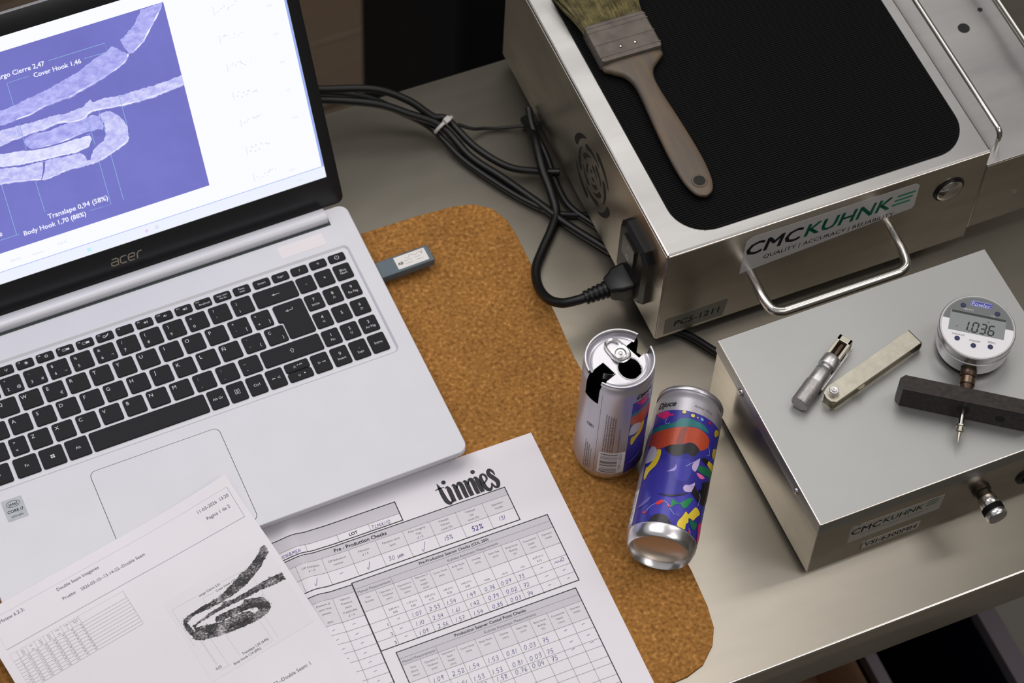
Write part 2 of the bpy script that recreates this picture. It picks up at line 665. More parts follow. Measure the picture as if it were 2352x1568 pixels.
BLACK_RUBBER = M('black_rubber', (5, 5, 6), 0.65, spec=0.15, var=0.25, vscale=160, bump=0.15, bscale=900)
CORK = cork_material()
SEAM_INK = ink_seam_material()
# ------------------------------------------------------------------ the room


def struct(name, mb, mat):
    o = mb.build(name, mat, None, smooth=0)
    o.location = (0, 0, TZ)
    return tag(o, kind='structure')


FLOOR_M = M('concrete_floor', (104, 98, 90), 0.5, var=0.06, vscale=2.2, rgb2=(118, 112, 104), bump=0.2, bscale=9, rvar=0.1)
WALL_M = M('workshop_wall', (150, 148, 140), 0.8, var=0.05, vscale=2)
WALLD_M = M('workshop_wall_low', (96, 94, 84), 0.8, var=0.08, vscale=2)
CEIL_M = M('workshop_ceiling', (196, 194, 188), 0.85, var=0.03, vscale=1.5)
f = -TZ * 1000
struct('floor', MB().box(-3200, -3000, f - 60, 3800, 3600, f), FLOOR_M)
struct('wall_back', MB().box(-3200, 3600, f, 3800, 3700, 2500), WALLD_M)
struct('wall_left', MB().box(-3300, -3000, f, -3200, 3600, 2500), WALL_M)
struct('wall_right', MB().box(3800, -3000, f, 3900, 3600, 2500), WALL_M)
struct('wall_front', MB().box(-3200, -3100, f, 3800, -3000, 2500), WALL_M)
# struct('ceiling', MB().box(-3200, -3000, 2500, 3800, 3600, 2560), CEIL_M)

# ------------------------------------------------------------------ steel bench
bench = thing('workbench', 'long stainless steel workbench carrying everything', 'workbench', 0, 0)
mb = MB()
prof = [(0.0, -46.0), (0.0, -2.0), (2.0, 0.0), (598.0, 0.0), (600.0, -2.0), (600.0, -46.0),
        (598.5, -46.0), (598.5, -2.6), (1.5, -2.6), (1.5, -46.0)]
mb.rings([[(x, y, z) for y, z in prof] for x in (-620.0, 1380.0)])
mb.build('bench_top', STEEL_TOP, bench, 20)
EDGE = M('edge_highlight_steel', (214, 208, 200), 0.2, 1.0)  # edge highlight put into the material: lighter, smoother steel than the sheet
for y0, sg in ((2.0, -1), (598.0, 1)):
    arc = [(y0 + sg * 2.03 * math.sin(PI / 2 * i / 6), -2.0 + 2.03 * math.cos(PI / 2 * i / 6)) for i in range(7)]
    MB().rings([[(x, y, z) for y, z in arc] for x in (-620.0, 1380.0)], False, False, closed=False).build('rounded_edge', EDGE, bench, 60)
for lx in (-570, 1330):
    for ly in (55, 545):
        MB().rbox(lx - 20, ly - 20, lx + 20, ly + 20, f, -2.2, 4, 0.5).build('leg', STEEL, bench)

# ------------------------------------------------------------------ cork mat
mat_pts = [(-69, 60), (-66, 38), (-52, 20), (-30, 16), (250, 15), (470, 15.5), (493, 16.3), (507.8, 20.7), (521.2, 32.4),
           (528.2, 44.9), (531.4, 62.9), (533, 93.5), (531, 200), (528, 300), (530.5, 340), (531.7, 398), (532.1, 421.9),
           (530.7, 441), (523.8, 456.5), (510.6, 466.4), (494.7, 470), (464.8, 471.7), (200, 473), (-30, 473), (-52, 469), (-66, 452), (-69, 430)]
cork = MB().prism(mat_pts, 0.05, 3.0, 0.5).build('cork_mat', CORK, None, 30)
cork.location = (0, 0, TZ)
tag(cork, 'brown cork desk mat with rounded corners under the laptop', 'mat')

# ------------------------------------------------------------------ laptop
LX, LY, LYAW = 92.93, 424.48, 0.01966
laptop = thing('laptop', 'open silver laptop with black keys showing a purple seam micrograph', 'laptop', LX, LY, 3.0, LYAW)
ZB = -3.0      # bench heights below are given from the bench top; the laptop's origin stands on the mat
SILVER = M('laptop_silver', (205, 205, 212), 0.42, 0.15, var=0.012, vscale=40, bump=0.02, bscale=1500)
SILVER_DARK = M('laptop_silver_edge', (168, 166, 172), 0.35, 0.3)
WELL = M('keyboard_tray_silver', (210, 208, 216), 0.5, 0.1)
KEYM = M('key_black', (22, 22, 26), 0.6, spec=0.25, var=0.06, vscale=300, bump=0.03, bscale=2500)
KEYLEG = M('key_legend_white', (206, 206, 214), 0.6)
BEZEL = M('bezel_black', (24, 24, 26), 0.33, bump=0.02, bscale=2000)
DECK = 22.2 + ZB
mb = MB()
outer = rrect(-46, -188.8, 317.4, 61, 8, 6)
wx0, wy0, wx1, wy1 = -38.0, -86.5, 304.2, 23.5
well = rrect(wx0, wy0, wx1, wy1, 5, 6)
# shell: bottom, tapered side, deck with a recessed keyboard tray
mb.rings([[(x, y, 5.5 + ZB) for x, y in inset(outer, 7)], [(x, y, 7.5 + ZB) for x, y in inset(outer, 5)],
          [(x, y, 17.5 + ZB) for x, y in outer], [(x, y, DECK - 0.5) for x, y in outer],
          [(x, y, DECK) for x, y in inset(outer, 0.5)]], True, False)
nO = len(outer)
k = len(mb.v)
ins = inset(outer, 0.5)
mb.v += [(x, y, DECK) for x, y in well] + [(x, y, DECK - 1.5) for x, y in inset(well, 1.8)]
top0 = k - nO
for j in range(nO):
    a, b = top0 + j, top0 + (j + 1) % nO
    mb.f.append((a, b, k + (j + 1) % nO, k + j))
    mb.f.append((k + j, k + (j + 1) % nO, k + nO + (j + 1) % nO, k + nO + j))
mb.f.append(tuple(k + nO + j for j in range(nO)))
mb.build('base', SILVER, laptop, 25)
for fx, fy in ((-30, -170), (300, -170), (-30, 45), (300, 45)):
    MB().rbox(fx - 12, fy - 4, fx + 12, fy + 4, 3.05 + ZB, 5.6 + ZB, 3, 0.3).build('rubber_foot', BLACK_RUBBER, laptop)
tray = DECK - 1.5
KT = DECK - 0.15      # key top


def key(u, v, w, h, leg=(), shape=None):
    mbk = MB()
    poly = shape or rrect(u - w / 2, -v - h / 2, u + w / 2, -v + h / 2, 1.7, 4)
    mbk.prism(poly, tray + 0.02, KT, 0.45)
    ko = mbk.build('key', KEYM, laptop, 35)
    if leg:
        fl = Flat()
        for it in leg:
            if callable(it):
                it(fl, u, -v)
            else:
                s, dx, dy, hh = it
                fl.text(s, u + dx, -v + dy, h=hh * 1.27)
        fl.build('legend', KEYLEG, ko, plane_xy(KT + 0.06))
    return ko


A_, B_ = 18.8, 17.95
KW, KH = 16.1, 15.4
TL, BL_, BRt = (-4.4, 3.7), (-4.3, -3.6), (4.5, -3.4)


def duo(top, bot, alt=None):
    out = []
    if top:
        out.append((top, TL[0], TL[1], 2.1))
    if bot:
        out.append((bot, BL_[0] + 0.5, BL_[1], 2.2))
    if alt:
        out.append((alt, BRt[0], BRt[1], 2.0))
    return out


num = [('!', '1', '|'), ('"', '2', '@'), ('\u00b7', '3', '#'), ('$', '4', '~'), ('%', '5', None), ('&', '6', '\u00ac'), ('/', '7', None),
       ('(', '8', None), (')', '9', None), ('=', '0', None), ('?', "'", None), ('\u00bf', '\u00a1', None)]
key(-18.8, 0, KW, KH, duo('\u00aa', '\u00ba', '\\'))
for i, t in enumerate(num):
    key(i * A_, 0, KW, KH, duo(*t))


def arrow_left(fl, x, y):
    fl.line([(x - 3, y), (x + 3, y)], 0.35)
    fl.poly([(x - 3.6, y), (x - 1.4, y + 1.0), (x - 1.4, y - 1.0)])


key(234.4, 0, 34.6, KH, [arrow_left])
for i, c in enumerate('QWERTYUIOP'):
    lg = [(c, TL[0] - 0.2, TL[1] - 0.1, 2.6)]
    if c == 'E':
        lg.append(('\u20ac', BRt[0], BRt[1], 2.1))
    key((0.5 + i) * A_, B_, KW, KH, lg)
key(-18.5, B_, 34.9, KH)
key(10.5 * A_, B_, KW, KH, duo('^', '`', '['))
key(11.5 * A_, B_, 15.0, KH, duo('*', '+', ']'))


def arrow_enter(fl, x, y):
    fl.line([(x - 3, y), (x + 2.6, y), (x + 2.6, y + 2.0)], 0.35)
    fl.poly([(x - 3.6, y), (x - 1.4, y + 1.0), (x - 1.4, y - 1.0)])


en = [(230.6, -43.3), (250.9, -43.3), (250.9, -10.4), (227.2, -10.4), (227.2, -26.6), (230.6, -26.6)]
# ISO enter key, rounded by hand
en = [(231.5, -43.6), (250.2, -43.6), (251.6, -42.2), (251.6, -11.6), (250.2, -10.2), (228.3, -10.2), (226.9, -11.6), (226.9, -25.5), (228.0, -26.6), (229.4, -26.6), (230.1, -27.4), (230.1, -42.2)]
key(239.0, 18.0, 1, 1, [lambda fl, x, y: arrow_enter(fl, x, y)], shape=en)
for i, c in enumerate('ASDFGHJKL\u00d1'):
    key((0.75 + i) * A_, 2 * B_, KW, KH, [(c, TL[0] - 0.2, TL[1] - 0.1, 2.6)])
key(-16.2, 2 * B_, 39.6, KH)
key(10.75 * A_, 2 * B_, KW, KH, duo('\u00a8', "\u00b4", '{'))
key(220.9, 2 * B_, 16.0, KH, duo('\u00c7', None, '}'))


def arrow_shift(fl, x, y):
    fl.line([(x, y + 2.0), (x - 1.7, y + 0.2), (x - 0.7, y + 0.2), (x - 0.7, y - 1.8), (x + 0.7, y - 1.8), (x + 0.7, y + 0.2), (x + 1.7, y + 0.2), (x, y + 2.0)], 0.32, 99)


key(-19.2, 3 * B_, 33.7, KH)
key(0.25 * A_ + 2.0, 3 * B_, KW - 3.0, KH, [('>', -2.6, 3.6, 2.2), ('<', -2.4, -3.4, 2.2)])
for i, c in enumerate('ZXCVBNM'):
    key((1.25 + i) * A_, 3 * B_, KW, KH, [(c, TL[0] - 0.2, TL[1] - 0.1, 2.6)])
for i, (a, b) in enumerate(((';', ','), (':', '.'), ('_', '-'))):
    key((8.25 + i) * A_, 3 * B_, KW, KH, duo(a, b))
key(227.0, 3 * B_, 48.6, KH, [arrow_shift])

# bottom row
HB = 17.0
V5 = 72.6


def win_logo(fl, x, y):
    for dx, dy in ((-1.5, 0.2), (0.2, 0.2), (-1.5, -1.5), (0.2, -1.5)):
        fl.rect(x + dx, y + dy, x + dx + 1.35, y + dy + 1.35)


def menu_logo(fl, x, y):
    fl.line([(x - 1.8, y - 2), (x + 1.8, y - 2), (x + 1.8, y + 2), (x - 1.8, y + 2), (x - 1.8, y - 2.15)], 0.35, 99)
    for dy in (-1, 0, 1):
        fl.line([(x - 1, y + dy), (x + 1, y + dy)], 0.35)


def tri(fl, x, y, a, r=1.25):
    pts = [(x + r * math.cos(a + 2 * PI * i / 3), y + r * math.sin(a + 2 * PI * i / 3)) for i in range(3)]
    fl.line(pts + pts[:1], 0.28, 99)


def media(fl, x, y, d):
    for q in (0, 1.1):
        fl.poly([(x + q * d, y - 0.6), (x + (q + 1.0) * d, y), (x + q * d, y + 0.6)])
    fl.line([(x + 2.2 * d, y - 0.6), (x + 2.2 * d, y + 0.6)], 0.3)


key(-18.5, V5, 26.0, HB, [('Ctrl', 2, 0, 1.9)])
key(6.8, V5, 18.4, HB, [('Fn', 0, 0, 2.0)])
key(27.0, V5, 18.4, HB, [win_logo])
key(47.0, V5, 17.6, HB, [('Alt', 0, 0, 1.9)])
key(103.7, V5, 92.4, HB)
key(158.8, V5, 13.8, HB, [('Alt Gr', 0, 0, 1.8)])
key(174.7, V5, 13.8, HB, [menu_logo])
key(190.6, V5, 13.8, HB, [('Ctrl', 0, 0, 1.9)])
key(206.6, V5, 13.8, HB, [lambda fl, x, y: (tri(fl, x + 2.3, y, PI), media(fl, x - 1.0, y, -1))])
key(225.2, V5 - 4.4, 19.6, 8.2, [lambda fl, x, y: (tri(fl, x - 2.0, y - 0.6, PI / 2), fl.poly([(x + 0.4, y - 0.2), (x + 1.5, y + 0.4), (x + 0.4, y + 1.0)]), fl.line([(x + 2.0, y - 0.3), (x + 2.8, y + 1.1)], 0.25), fl.line([(x + 3.4, y - 0.2), (x + 3.4, y + 1)], 0.35), fl.line([(x + 4.1, y - 0.2), (x + 4.1, y + 1)], 0.35))])
key(225.2, V5 + 4.4, 19.6, 8.2, [lambda fl, x, y: (tri(fl, x - 1.2, y, -PI / 2), fl.rect(x + 2.8, y - 0.1, x + 4.0, y + 1.0))])
key(243.8, V5, 13.8, HB, [lambda fl, x, y: (tri(fl, x - 2.0, y, 0), media(fl, x + 1.0, y, 1))])
# numeric pad
NW, NHt = 13.8, 14.6
pad = [[('-',), ('+',), ('Bloq', 'Num')], [('7', 'Inicio'), ('8', '^'), ('9', 'Re P\u00e1g')], [('4', '<'), ('5',), ('6', '>')],
       [('1', 'Fin'), ('2', 'v'), ('3', 'Av P\u00e1g')], [('0', 'Insert'), ('.', 'Supr'), ('Intro',)]]
for r, row in enumerate(pad):
    for c, lg in enumerate(row):
        vv = V5 if r == 4 else r * B_
        hh = HB if r == 4 else NHt
        L = []
        if len(lg) == 1:
            L = [(lg[0], 0, 0.2, 2.3 if len(lg[0]) == 1 else 1.9)]
        elif lg[0] == 'Bloq':
            L = [('Bloq', 0, 1.4, 1.7), ('Num', 0, -1.3, 1.7)]
        elif lg[1] in '^<>v':
            L = [(lg[0], 0, 2.2, 2.3), (lambda a: (lambda fl, x, y: tri(fl, x, y - 2.4, a)))({'^': PI / 2, '<': PI, '>': 0, 'v': -PI / 2}[lg[1]])]
        else:
            L = [(lg[0], 0, 2.2, 2.3), (lg[1], 0, -2.6, 1.7)]
        key(260.0 + 15.72 * c, vv, NW, hh, L)
# function row


def power(fl, x, y):
    fl.ring(x, y, 1.7, 0.4, a0=125, a1=415)
    fl.line([(x, y + 0.2), (x, y + 2.1)], 0.4)


def speaker(n):
    def g(fl, x, y):
        fl.poly([(x - 0.5, y - 0.4), (x + 0.2, y - 0.4), (x + 1.1, y - 1.2), (x + 1.1, y + 1.2), (x + 0.2, y + 0.4), (x - 0.5, y + 0.4)])
        for i in range(n):
            fl.ring(x + 1.1, y, 0.9 + 0.7 * i, 0.28, a0=-45, a1=45, n=6)
    return g


def sun(fill):
    def g(fl, x, y):
        (fl.disc if fill else (lambda a, b, r: fl.ring(a, b, r, 0.3)))(x + 1, y, 0.9)
        for i in range(8):
            a = i * PI / 4
            fl.line([(x + 1 + 1.2 * math.cos(a), y + 1.2 * math.sin(a)), (x + 1 + 1.6 * math.cos(a), y + 1.6 * math.sin(a))], 0.3)
    return g


def screens(fill):
    def g(fl, x, y):
        fl.line([(x - 2, y - 1), (x + 0.4, y - 1), (x + 0.4, y + 0.8), (x - 2, y + 0.8), (x - 2, y - 1.1)], 0.3, 99)
        fl.rect(x + 0.8, y - 1, x + 3.4, y + 0.8)
    return g


fn = {0: [('Esc', 0, 0, 1.5)], 1: [], 2: [('F2', -4.2, 1.9, 1.1), lambda fl, x, y: (fl.ring(x + 1, y, 1.0, 0.3, a0=-50, a1=50, n=8), fl.ring(x + 1, y, 1.0, 0.3, a0=130, a1=230, n=8), fl.line([(x + 1, y), (x + 1, y - 1.8)], 0.4))],
      3: [('F3', -4.2, 1.9, 1.1), sun(True)], 4: [('F4', -4.2, 1.9, 1.1), sun(False)], 5: [('F5', -4.2, 1.9, 1.1), screens(1)], 6: [('F6', -4.2, 1.9, 1.1), screens(1)],
      7: [('F7', -4.2, 1.9, 1.1), lambda fl, x, y: (fl.ring(x - 0.6, y - 0.3, 1.0, 0.35), fl.poly([(x + 0.4, y - 0.6), (x + 2.8, y + 1.7), (x + 3.2, y + 0.9), (x + 1.2, y - 0.9)]))],
      8: [('F8', -4.2, 1.9, 1.1)], 9: [('F9', -4.2, 1.9, 1.1), speaker(2)], 10: [('F10', -4.0, 1.9, 1.1), speaker(1)], 11: [('F11', -4.0, 1.9, 1.1), speaker(2)],
      12: [('F12', -4.0, 1.9, 1.1), ('BloqDespl', 0.8, -0.9, 1.25)], 13: [('Impr pant', 0, 1.1, 1.25), ('Pet Sis', 0, -1.5, 1.25)], 14: [('Pausa', 0, 1.1, 1.3), ('Inter', 0, -1.4, 1.3)],
      15: [('Insert', 0, 0, 1.6)], 16: [('Supr', 0, 0, 1.6)], 17: [('/', 0, 0, 1.9)], 18: [('*', 0, -0.3, 2.6)], 19: [power]}
for i in range(20):
    key(17.75 - 16.13 * 2 + 16.13 * i if i < 15 else 228.0 + 15.9 * (i - 15), -14.3, 13.7, 7.6, fn[i])

# touchpad, stickers, hinge
GAPM = M('gap_dark', (58, 60, 64), 0.5)
tp = MB().prism(rrect(47.0, -183.0, 150.0, -96.8, 5, 6), DECK - 0.2, DECK + 0.03).build('touchpad_gap', GAPM, laptop)
MB().prism(rrect(47.45, -182.6, 149.55, -97.2, 4.7, 6), DECK - 0.2, DECK + 0.12, 0.05).build('touchpad', SILVER, laptop)
lab = MB().prism(rrect(251.2, 29.3, 289.2, 40.8, 0.8, 2), DECK - 0.05, DECK + 0.12).build('blank_label', M('label_white', (224, 218, 222), 0.6), laptop)
stk = MB().prism(rrect(-21.0, -114.2, -5.2, -95.4, 1.2, 3), DECK - 0.05, DECK + 0.12).build('processor_sticker', M('sticker_silver', (166, 170, 178), 0.3, 0.4, var=0.06, vscale=150), laptop)
fl = Flat()
fl.text('intel', -13.0, -100.2, w=6.3, bold=0.01)
fl.ring(-13.0, -100.3, 5.0, 0.4, ry=2.7, a0=-20, a1=330)
fl.text('CORE i7', -13.0, -106.2, w=12.2, bold=0.015)
fl.text('10TH GEN', -13.0, -110.9, w=9.0, bold=0.01)
fl.build('sticker_print', M('sticker_ink', (44, 50, 66), 0.5), stk, plane_xy(DECK + 0.16))
MB().box(-29, 45.3, DECK - 0.3, 299.2, 48.2, DECK + 0.08).build('hinge_gap', M('hinge_gap_dark', (38, 48, 48), 0.4), laptop)
MB().box(298.2, 45.5, DECK - 0.3, 299.4, 61, DECK + 0.10).build('hinge_gap', MATS['hinge_gap_dark'], laptop)
hb = [(48.0, DECK - 1), (47.6, DECK + 1.5), (48.2, DECK + 4.2), (50.2, DECK + 6.0), (53.5, DECK + 6.6), (57, DECK + 6.2), (60, DECK + 4.4), (60.5, DECK - 1)]
mb = MB().rings([[(x, y, z) for y, z in hb] for x in (-28.5, 298.0)])
mb.build('hinge_cover', SILVER, laptop, 40)

# lid: screen-plane coordinates sx (0..344.2), sy (up from the lower edge of the lit area), n (towards the viewer)
TILT = 1.06982
SXV = Vector((1, 0, 0))
SYV = Vector((0, math.cos(TILT), math.sin(TILT)))
SNV = SXV.cross(SYV)
SO = Vector((308.32 - 344.2, 75.90, 44.03 + ZB))


def LM(sx, sy, n=0.0):
    return tuple(SO + SXV * sx + SYV * sy + SNV * n)


lid = MB().rbox(-9.8, -25.5, 354.0, 210.0, -6.0, -0.4, 6, 0.5, 1.0, 5).mapped(LM).build('lid', M('lid_back_silver', (176, 176, 182), 0.35, 0.4), laptop, 30)
o_ = rrect(-9.6, -25.3, 353.8, 209.8, 6, 5)
i_ = rrect(0, 0, 344.2, 193.6, 0.4, 5)
mb = MB().rings([[(x, y, -0.4) for x, y in o_], [(x, y, 0.35) for x, y in o_], [(x, y, 0.5) for x, y in inset(o_, 0.3)], [(x, y, 0.5) for x, y in i_], [(x, y, -0.3) for x, y in i_]], False, False)
bez = mb.mapped(LM).build('screen_bezel', BEZEL, laptop, 40)
# maker's logo: rounded stroke letters
fl = Flat()


def logo_acer(fl, x, y, h):
    w = h * 0.17
    fl.line([(x + 0.25 * h, y + 1.0 * h), (x + 0.95 * h, y + 1.0 * h), (x + 1.12 * h, y + 0.85 * h), (x + 1.02 * h, y), (x + 0.3 * h, y), (x + 0.05 * h, y + 0.12 * h), (x + 0.12 * h, y + 0.5 * h), (x + 0.35 * h, y + 0.55 * h), (x + 1.05 * h, y + 0.55 * h)], w, 99)
    x += 1.35 * h
    fl.line([(x + 1.0 * h, y + h), (x + 0.35 * h, y + h), (x + 0.1 * h, y + 0.8 * h), (x + 0.02 * h, y + 0.25 * h), (x + 0.2 * h, y), (x + 0.88 * h, y)], w, 99)
    x += 1.15 * h
    fl.line([(x + 0.9 * h, y), (x + 0.25 * h, y), (x + 0.05 * h, y + 0.2 * h), (x + 0.12 * h, y + 0.8 * h), (x + 0.35 * h, y + h), (x + 0.95 * h, y + h), (x + 1.08 * h, y + 0.85 * h), (x + 0.98 * h, y + 0.5 * h), (x + 0.15 * h, y + 0.5 * h)], w, 99)
    x += 1.3 * h
    fl.line([(x + 0.02 * h, y - 0.05 * h), (x + 0.12 * h, y + 0.7 * h), (x + 0.4 * h, y + h), (x + 0.85 * h, y + h)], w, 99)


logo_acer(fl, 159.6, -15.2, 5.6)
fl.build('maker_logo', M('logo_champagne', (172, 162, 148), 0.35, 0.5), bez, lambda x, y: LM(x, y, 0.58))

# the lit picture
ES = 1.0
screen = MB().box(0.05, 0.05, -0.35, 344.15, 193.55, -0.2).mapped(LM).build('screen', EM('screen_white', (247, 248, 255), 1.04 * ES), laptop, 0)


def scr(fl, name, mat, n):
    return fl.build(name, mat, screen, lambda x, y: LM(x, y, n))


scr(Flat().rect(13, 25.0, 250.7, 182.0, 400), 'micrograph_field', EM('screen_violet', (112, 112, 190), 1.0 * ES, rgb2=(126, 127, 207), scale=9, p0=0.3, p1=0.75), -0.17)
S_C1 = [(60, 128), (85, 133), (110.5, 137.4), (121.6, 137.9), (133.4, 140.2), (146.9, 142.0), (160.8, 145.0), (174.9, 148.7), (188.1, 154.1), (199.5, 157.3), (204.1, 160.0), (207.5, 157.5), (214.8, 149.6), (212.2, 144.8), (203.2, 140.8), (194.6, 138.1), (183.2, 134.8), (170.5, 132.0), (163.5, 130.2), (154.3, 130.4), (144.8, 129.4), (139.3, 128.4), (132.3, 126.6), (120.3, 125.7), (107.3, 125.9), (85, 120), (60, 112)]
S_C1b = [(211.5, 163.1), (217.6, 166.0), (224.1, 170.8), (229.6, 177.3), (232.9, 181.6), (250.0, 181.6), (247.3, 176.5), (242.7, 171.1), (235.6, 163.7), (229.0, 156.1), (223.4, 152.3), (218.8, 149.9), (215.5, 150.0)]
S_C2 = [(250.5, 120.8), (240.9, 120.0), (228.7, 119.8), (218.0, 119.8), (206.0, 120.2), (196.8, 120.5), (187.8, 122.0), (179.1, 121.5), (177.7, 124.0), (174.0, 122.4), (171.5, 120.5), (158.0, 119.3), (145.2, 120.8), (138.7, 120.9), (130.7, 120.8), (119.2, 121.6), (106.3, 122.0), (85, 117), (60, 108), (60, 95), (85, 103), (102.6, 108.5), (111.1, 111.2), (119.0, 111.1), (129.7, 112.0), (138.8, 111.7), (147.1, 113.1), (153.7, 113.0), (158.3, 110.5), (168.8, 110.0), (173.5, 112.7), (177.8, 114.1), (188.1, 112.8), (202.3, 110.8), (215.5, 110.0), (227.7, 110.2), (238.8, 111.4), (250.6, 112.5)]
S_C3 = [(122.6, 109.9), (129.5, 111.2), (142.4, 110.2), (154.6, 111.3), (166.1, 109.8), (171.9, 111.8), (177.2, 111.5), (181.7, 108.5), (182.5, 101.2), (181.1, 95.6), (173.5, 97.1), (161.9, 98.9), (155.0, 97.7), (144.2, 97.1), (134.0, 98.5), (126.4, 99.6), (122.1, 103.2), (121.3, 107.7)]
S_C4 = [(180.8, 110.3), (189.0, 111.0), (195.6, 105.3), (199.2, 98.4), (200.1, 92.3), (199.0, 84.1), (196.1, 80.8), (187.2, 77.3), (178.4, 74.6), (171.2, 72.7), (159.3, 73.2), (148.8, 74.0), (139.2, 73.0), (129.6, 72.0), (119.7, 74.7), (107.3, 77.6), (94.7, 79.9), (70, 86), (60, 92), (60, 100), (80, 96), (98.2, 92.7), (113.0, 89.0), (131.1, 87.7), (149.2, 85.8), (159.7, 85.3), (162.7, 81.4), (164.2, 76.6), (166.7, 78.6), (169.9, 83.3), (174.8, 86.6), (179.9, 88.5), (182.8, 94.6), (183.5, 102.3)]
S_C5 = [(80, 106), (101.3, 104.0), (113.8, 101.6), (126.2, 99.0), (139.0, 97.4), (152.2, 97.2), (162.6, 96.5), (170.0, 96.6), (171.2, 92.1), (168.3, 87.4), (160.0, 86.2), (149.4, 86.7), (131.4, 88.6), (113.3, 90.2), (98.5, 93.8), (80, 98)]
rn = random.Random(11)
met_a = EM('screen_metal_a', (158, 158, 232), 1.0 * ES, rgb2=(196, 196, 255), scale=150, stretch=(1.0, 2.6, 1))
met_b = EM('screen_metal_b', (180, 180, 244), 1.0 * ES, rgb2=(220, 220, 255), scale=180, stretch=(1.0, 2.2, 1))
met_c = EM('screen_metal_c', (204, 205, 250), 1.02 * ES, rgb2=(236, 238, 255), scale=180, stretch=(1.0, 1.5, 1))
lit = EM('screen_metal_lit', (236, 238, 255), 1.04 * ES)
dk = EM('screen_violet_deep', (118, 117, 196), 1.0 * ES)
n_ = -0.14
for nm, pts, mt in (('micrograph_cover', S_C1, met_a), ('micrograph_cover', S_C1b, met_a), ('micrograph_body', S_C2, met_b), ('micrograph_hook', S_C4, met_b), ('micrograph_hook', S_C3, met_a), ('micrograph_hook', S_C5, met_c)):
    scr(Flat().poly(pts, step=1.6, jit=0.45, rnd=rn), nm, mt, n_)
    n_ += 0.01
hl = Flat()
for pts in (S_C1[12:24], S_C1b[6:12], S_C2[21:], S_C4[5:17], S_C5[8:14], S_C3[9:15]):
    q = spline([(x + rn.uniform(-0.4, 0.4), y + 1.1 + rn.uniform(-0.3, 0.3)) for x, y in pts], 6)
    hl.line(q, [rn.choice((0.15, 0.4, 0.8, 1.3)) * rn.uniform(0.6, 1.2) for _ in range(len(q) // 2)], 99)
scr(hl, 'micrograph_highlights', lit, -0.06)
gp = Flat()
gp.line(spline([(98, 107.2), (112, 109), (122, 108.5)], 5), [4.0, 3.0, 0.6], 99)
gp.line(spline([(124, 99.4), (139, 97.7), (155, 97.6), (168, 98.8), (178, 97.2)], 5), [0.6, 1.2, 1.2, 1.8, 1.0], 99)
gp.line([(171.5, 98), (181.5, 95)], [1.0, 6.0, 4.0], 2)
gp.line(spline([(171, 92), (168, 85), (165, 77)], 5), [1.0, 2.4, 2.8, 2.0], 99)
gp.line([(131.6, 87), (129.5, 80), (126, 73.5)], [1.8, 1.4, 0.6], 99)
gp.line(spline([(106, 122.3), (121, 122.6), (131, 121.5), (142, 121.6)], 4), [0.4, 0.9, 0.9, 1.4], 99)
scr(gp, 'micrograph_gaps', dk, -0.05)
for L in ([(155.6, 164.2), (199.8, 164.4), (199.9, 157.0), (181.9, 157.3)], [(138.5, 157.1), (121.2, 156.9), (121.3, 135.8)], [(95.8, 79), (96.0, 36.0)], [(60, 35.9), (97.8, 35.8)],
          [(121.2, 74.0), (121.5, 46.8)], [(172.0, 73.5), (172.2, 35.8), (154.9, 36.2)], [(182.2, 76.0), (182.4, 35.9)], [(200.0, 120.0), (200.1, 95.0)], [(182.1, 113.1), (182.7, 92.5)],
          [(172.1, 111.3), (172.4, 87.7)], [(121.7, 122.6), (121.2, 101.0)]):
    scr(Flat().line(L, 0.5, 99), 'dimension_line', EM('screen_line', (142, 178, 222), 1.0 * ES), -0.04)
for s_, x_, y_, w_, an in (('Largo Cierre 2,47', 152.0, 163.4, 38.5, 'r'), ('Cover Hook 1,46', 160.4, 156.6, 37.0, 'c'), ('Translape 0,94 (58%)', 146.9, 42.4, 48.2, 'c'),
                           ('Body Hook 1,70 (88%)', 126.5, 35.2, 49.8, 'c'), ('e', 84.2, 41.4, 2.6, 'c')):
    scr(Flat().text(s_, x_, y_, w=w_, anchor=an, bold=0.018), 'dimension_text', lit, -0.03)
bar = Flat()
bar.rect(0.2, 9.6, 344.0, 10.1, 400)
bar.rect(342.3, 10.0, 344.1, 193.4, 400)
scr(bar, 'window_border', EM('screen_border', (158, 178, 242), 1.0 * ES), -0.15)
scr(Flat().rect(0.2, 0.2, 344.0, 9.6, 400), 'task_bar', EM('screen_bar', (238, 243, 255), 1.0 * ES), -0.16)
ic = Flat()
for dx, dy in ((0, 0), (1.7, 0), (0, 1.7), (1.7, 1.7)):
    ic.rect(144.9 + dx, 3.0 + dy, 146.4 + dx, 4.5 + dy)
scr(ic, 'task_icon', EM('screen_cyan', (190, 240, 250), 1.0 * ES), -0.12)
scr(Flat().disc(193.6, 4.4, 1.4), 'task_icon', EM('screen_pink', (240, 206, 246), 1.0 * ES), -0.12)
scr(Flat().ring(202, 4.8, 1.1, 0.7), 'task_icon', EM('screen_greyblue', (214, 214, 238), 1.0 * ES), -0.12)
fa = Flat()
for i in range(8):
    yy = 193 - 24.0 * i - 6
    xx = 296 + (i % 2) * 0.6
    for k2 in range(9):
        fa.disc(xx - 7 + k2 * 1.9 + rn.uniform(-0.5, 0.5), yy + rn.uniform(-2.6, 2.6), rn.uniform(0.3, 0.75), n=8)
    fa.rect(xx - 10, yy - 3.5, xx - 9.6, yy + 3.5, 99)
fa.text('0,03', 318, 15.5, w=4)
for yy in range(6):
    fa.text('0,0%d' % (yy + 3), 330, 178 - 24 * yy, w=3.6)
fa.text('Superior', 108, 16.0, w=9.5)
fa.text('Inferior', 90, 16.5, w=9)
fa.text('100 %', 128, 17.5, w=7)
fa.text('13:20', 322, 4.6, w=5)
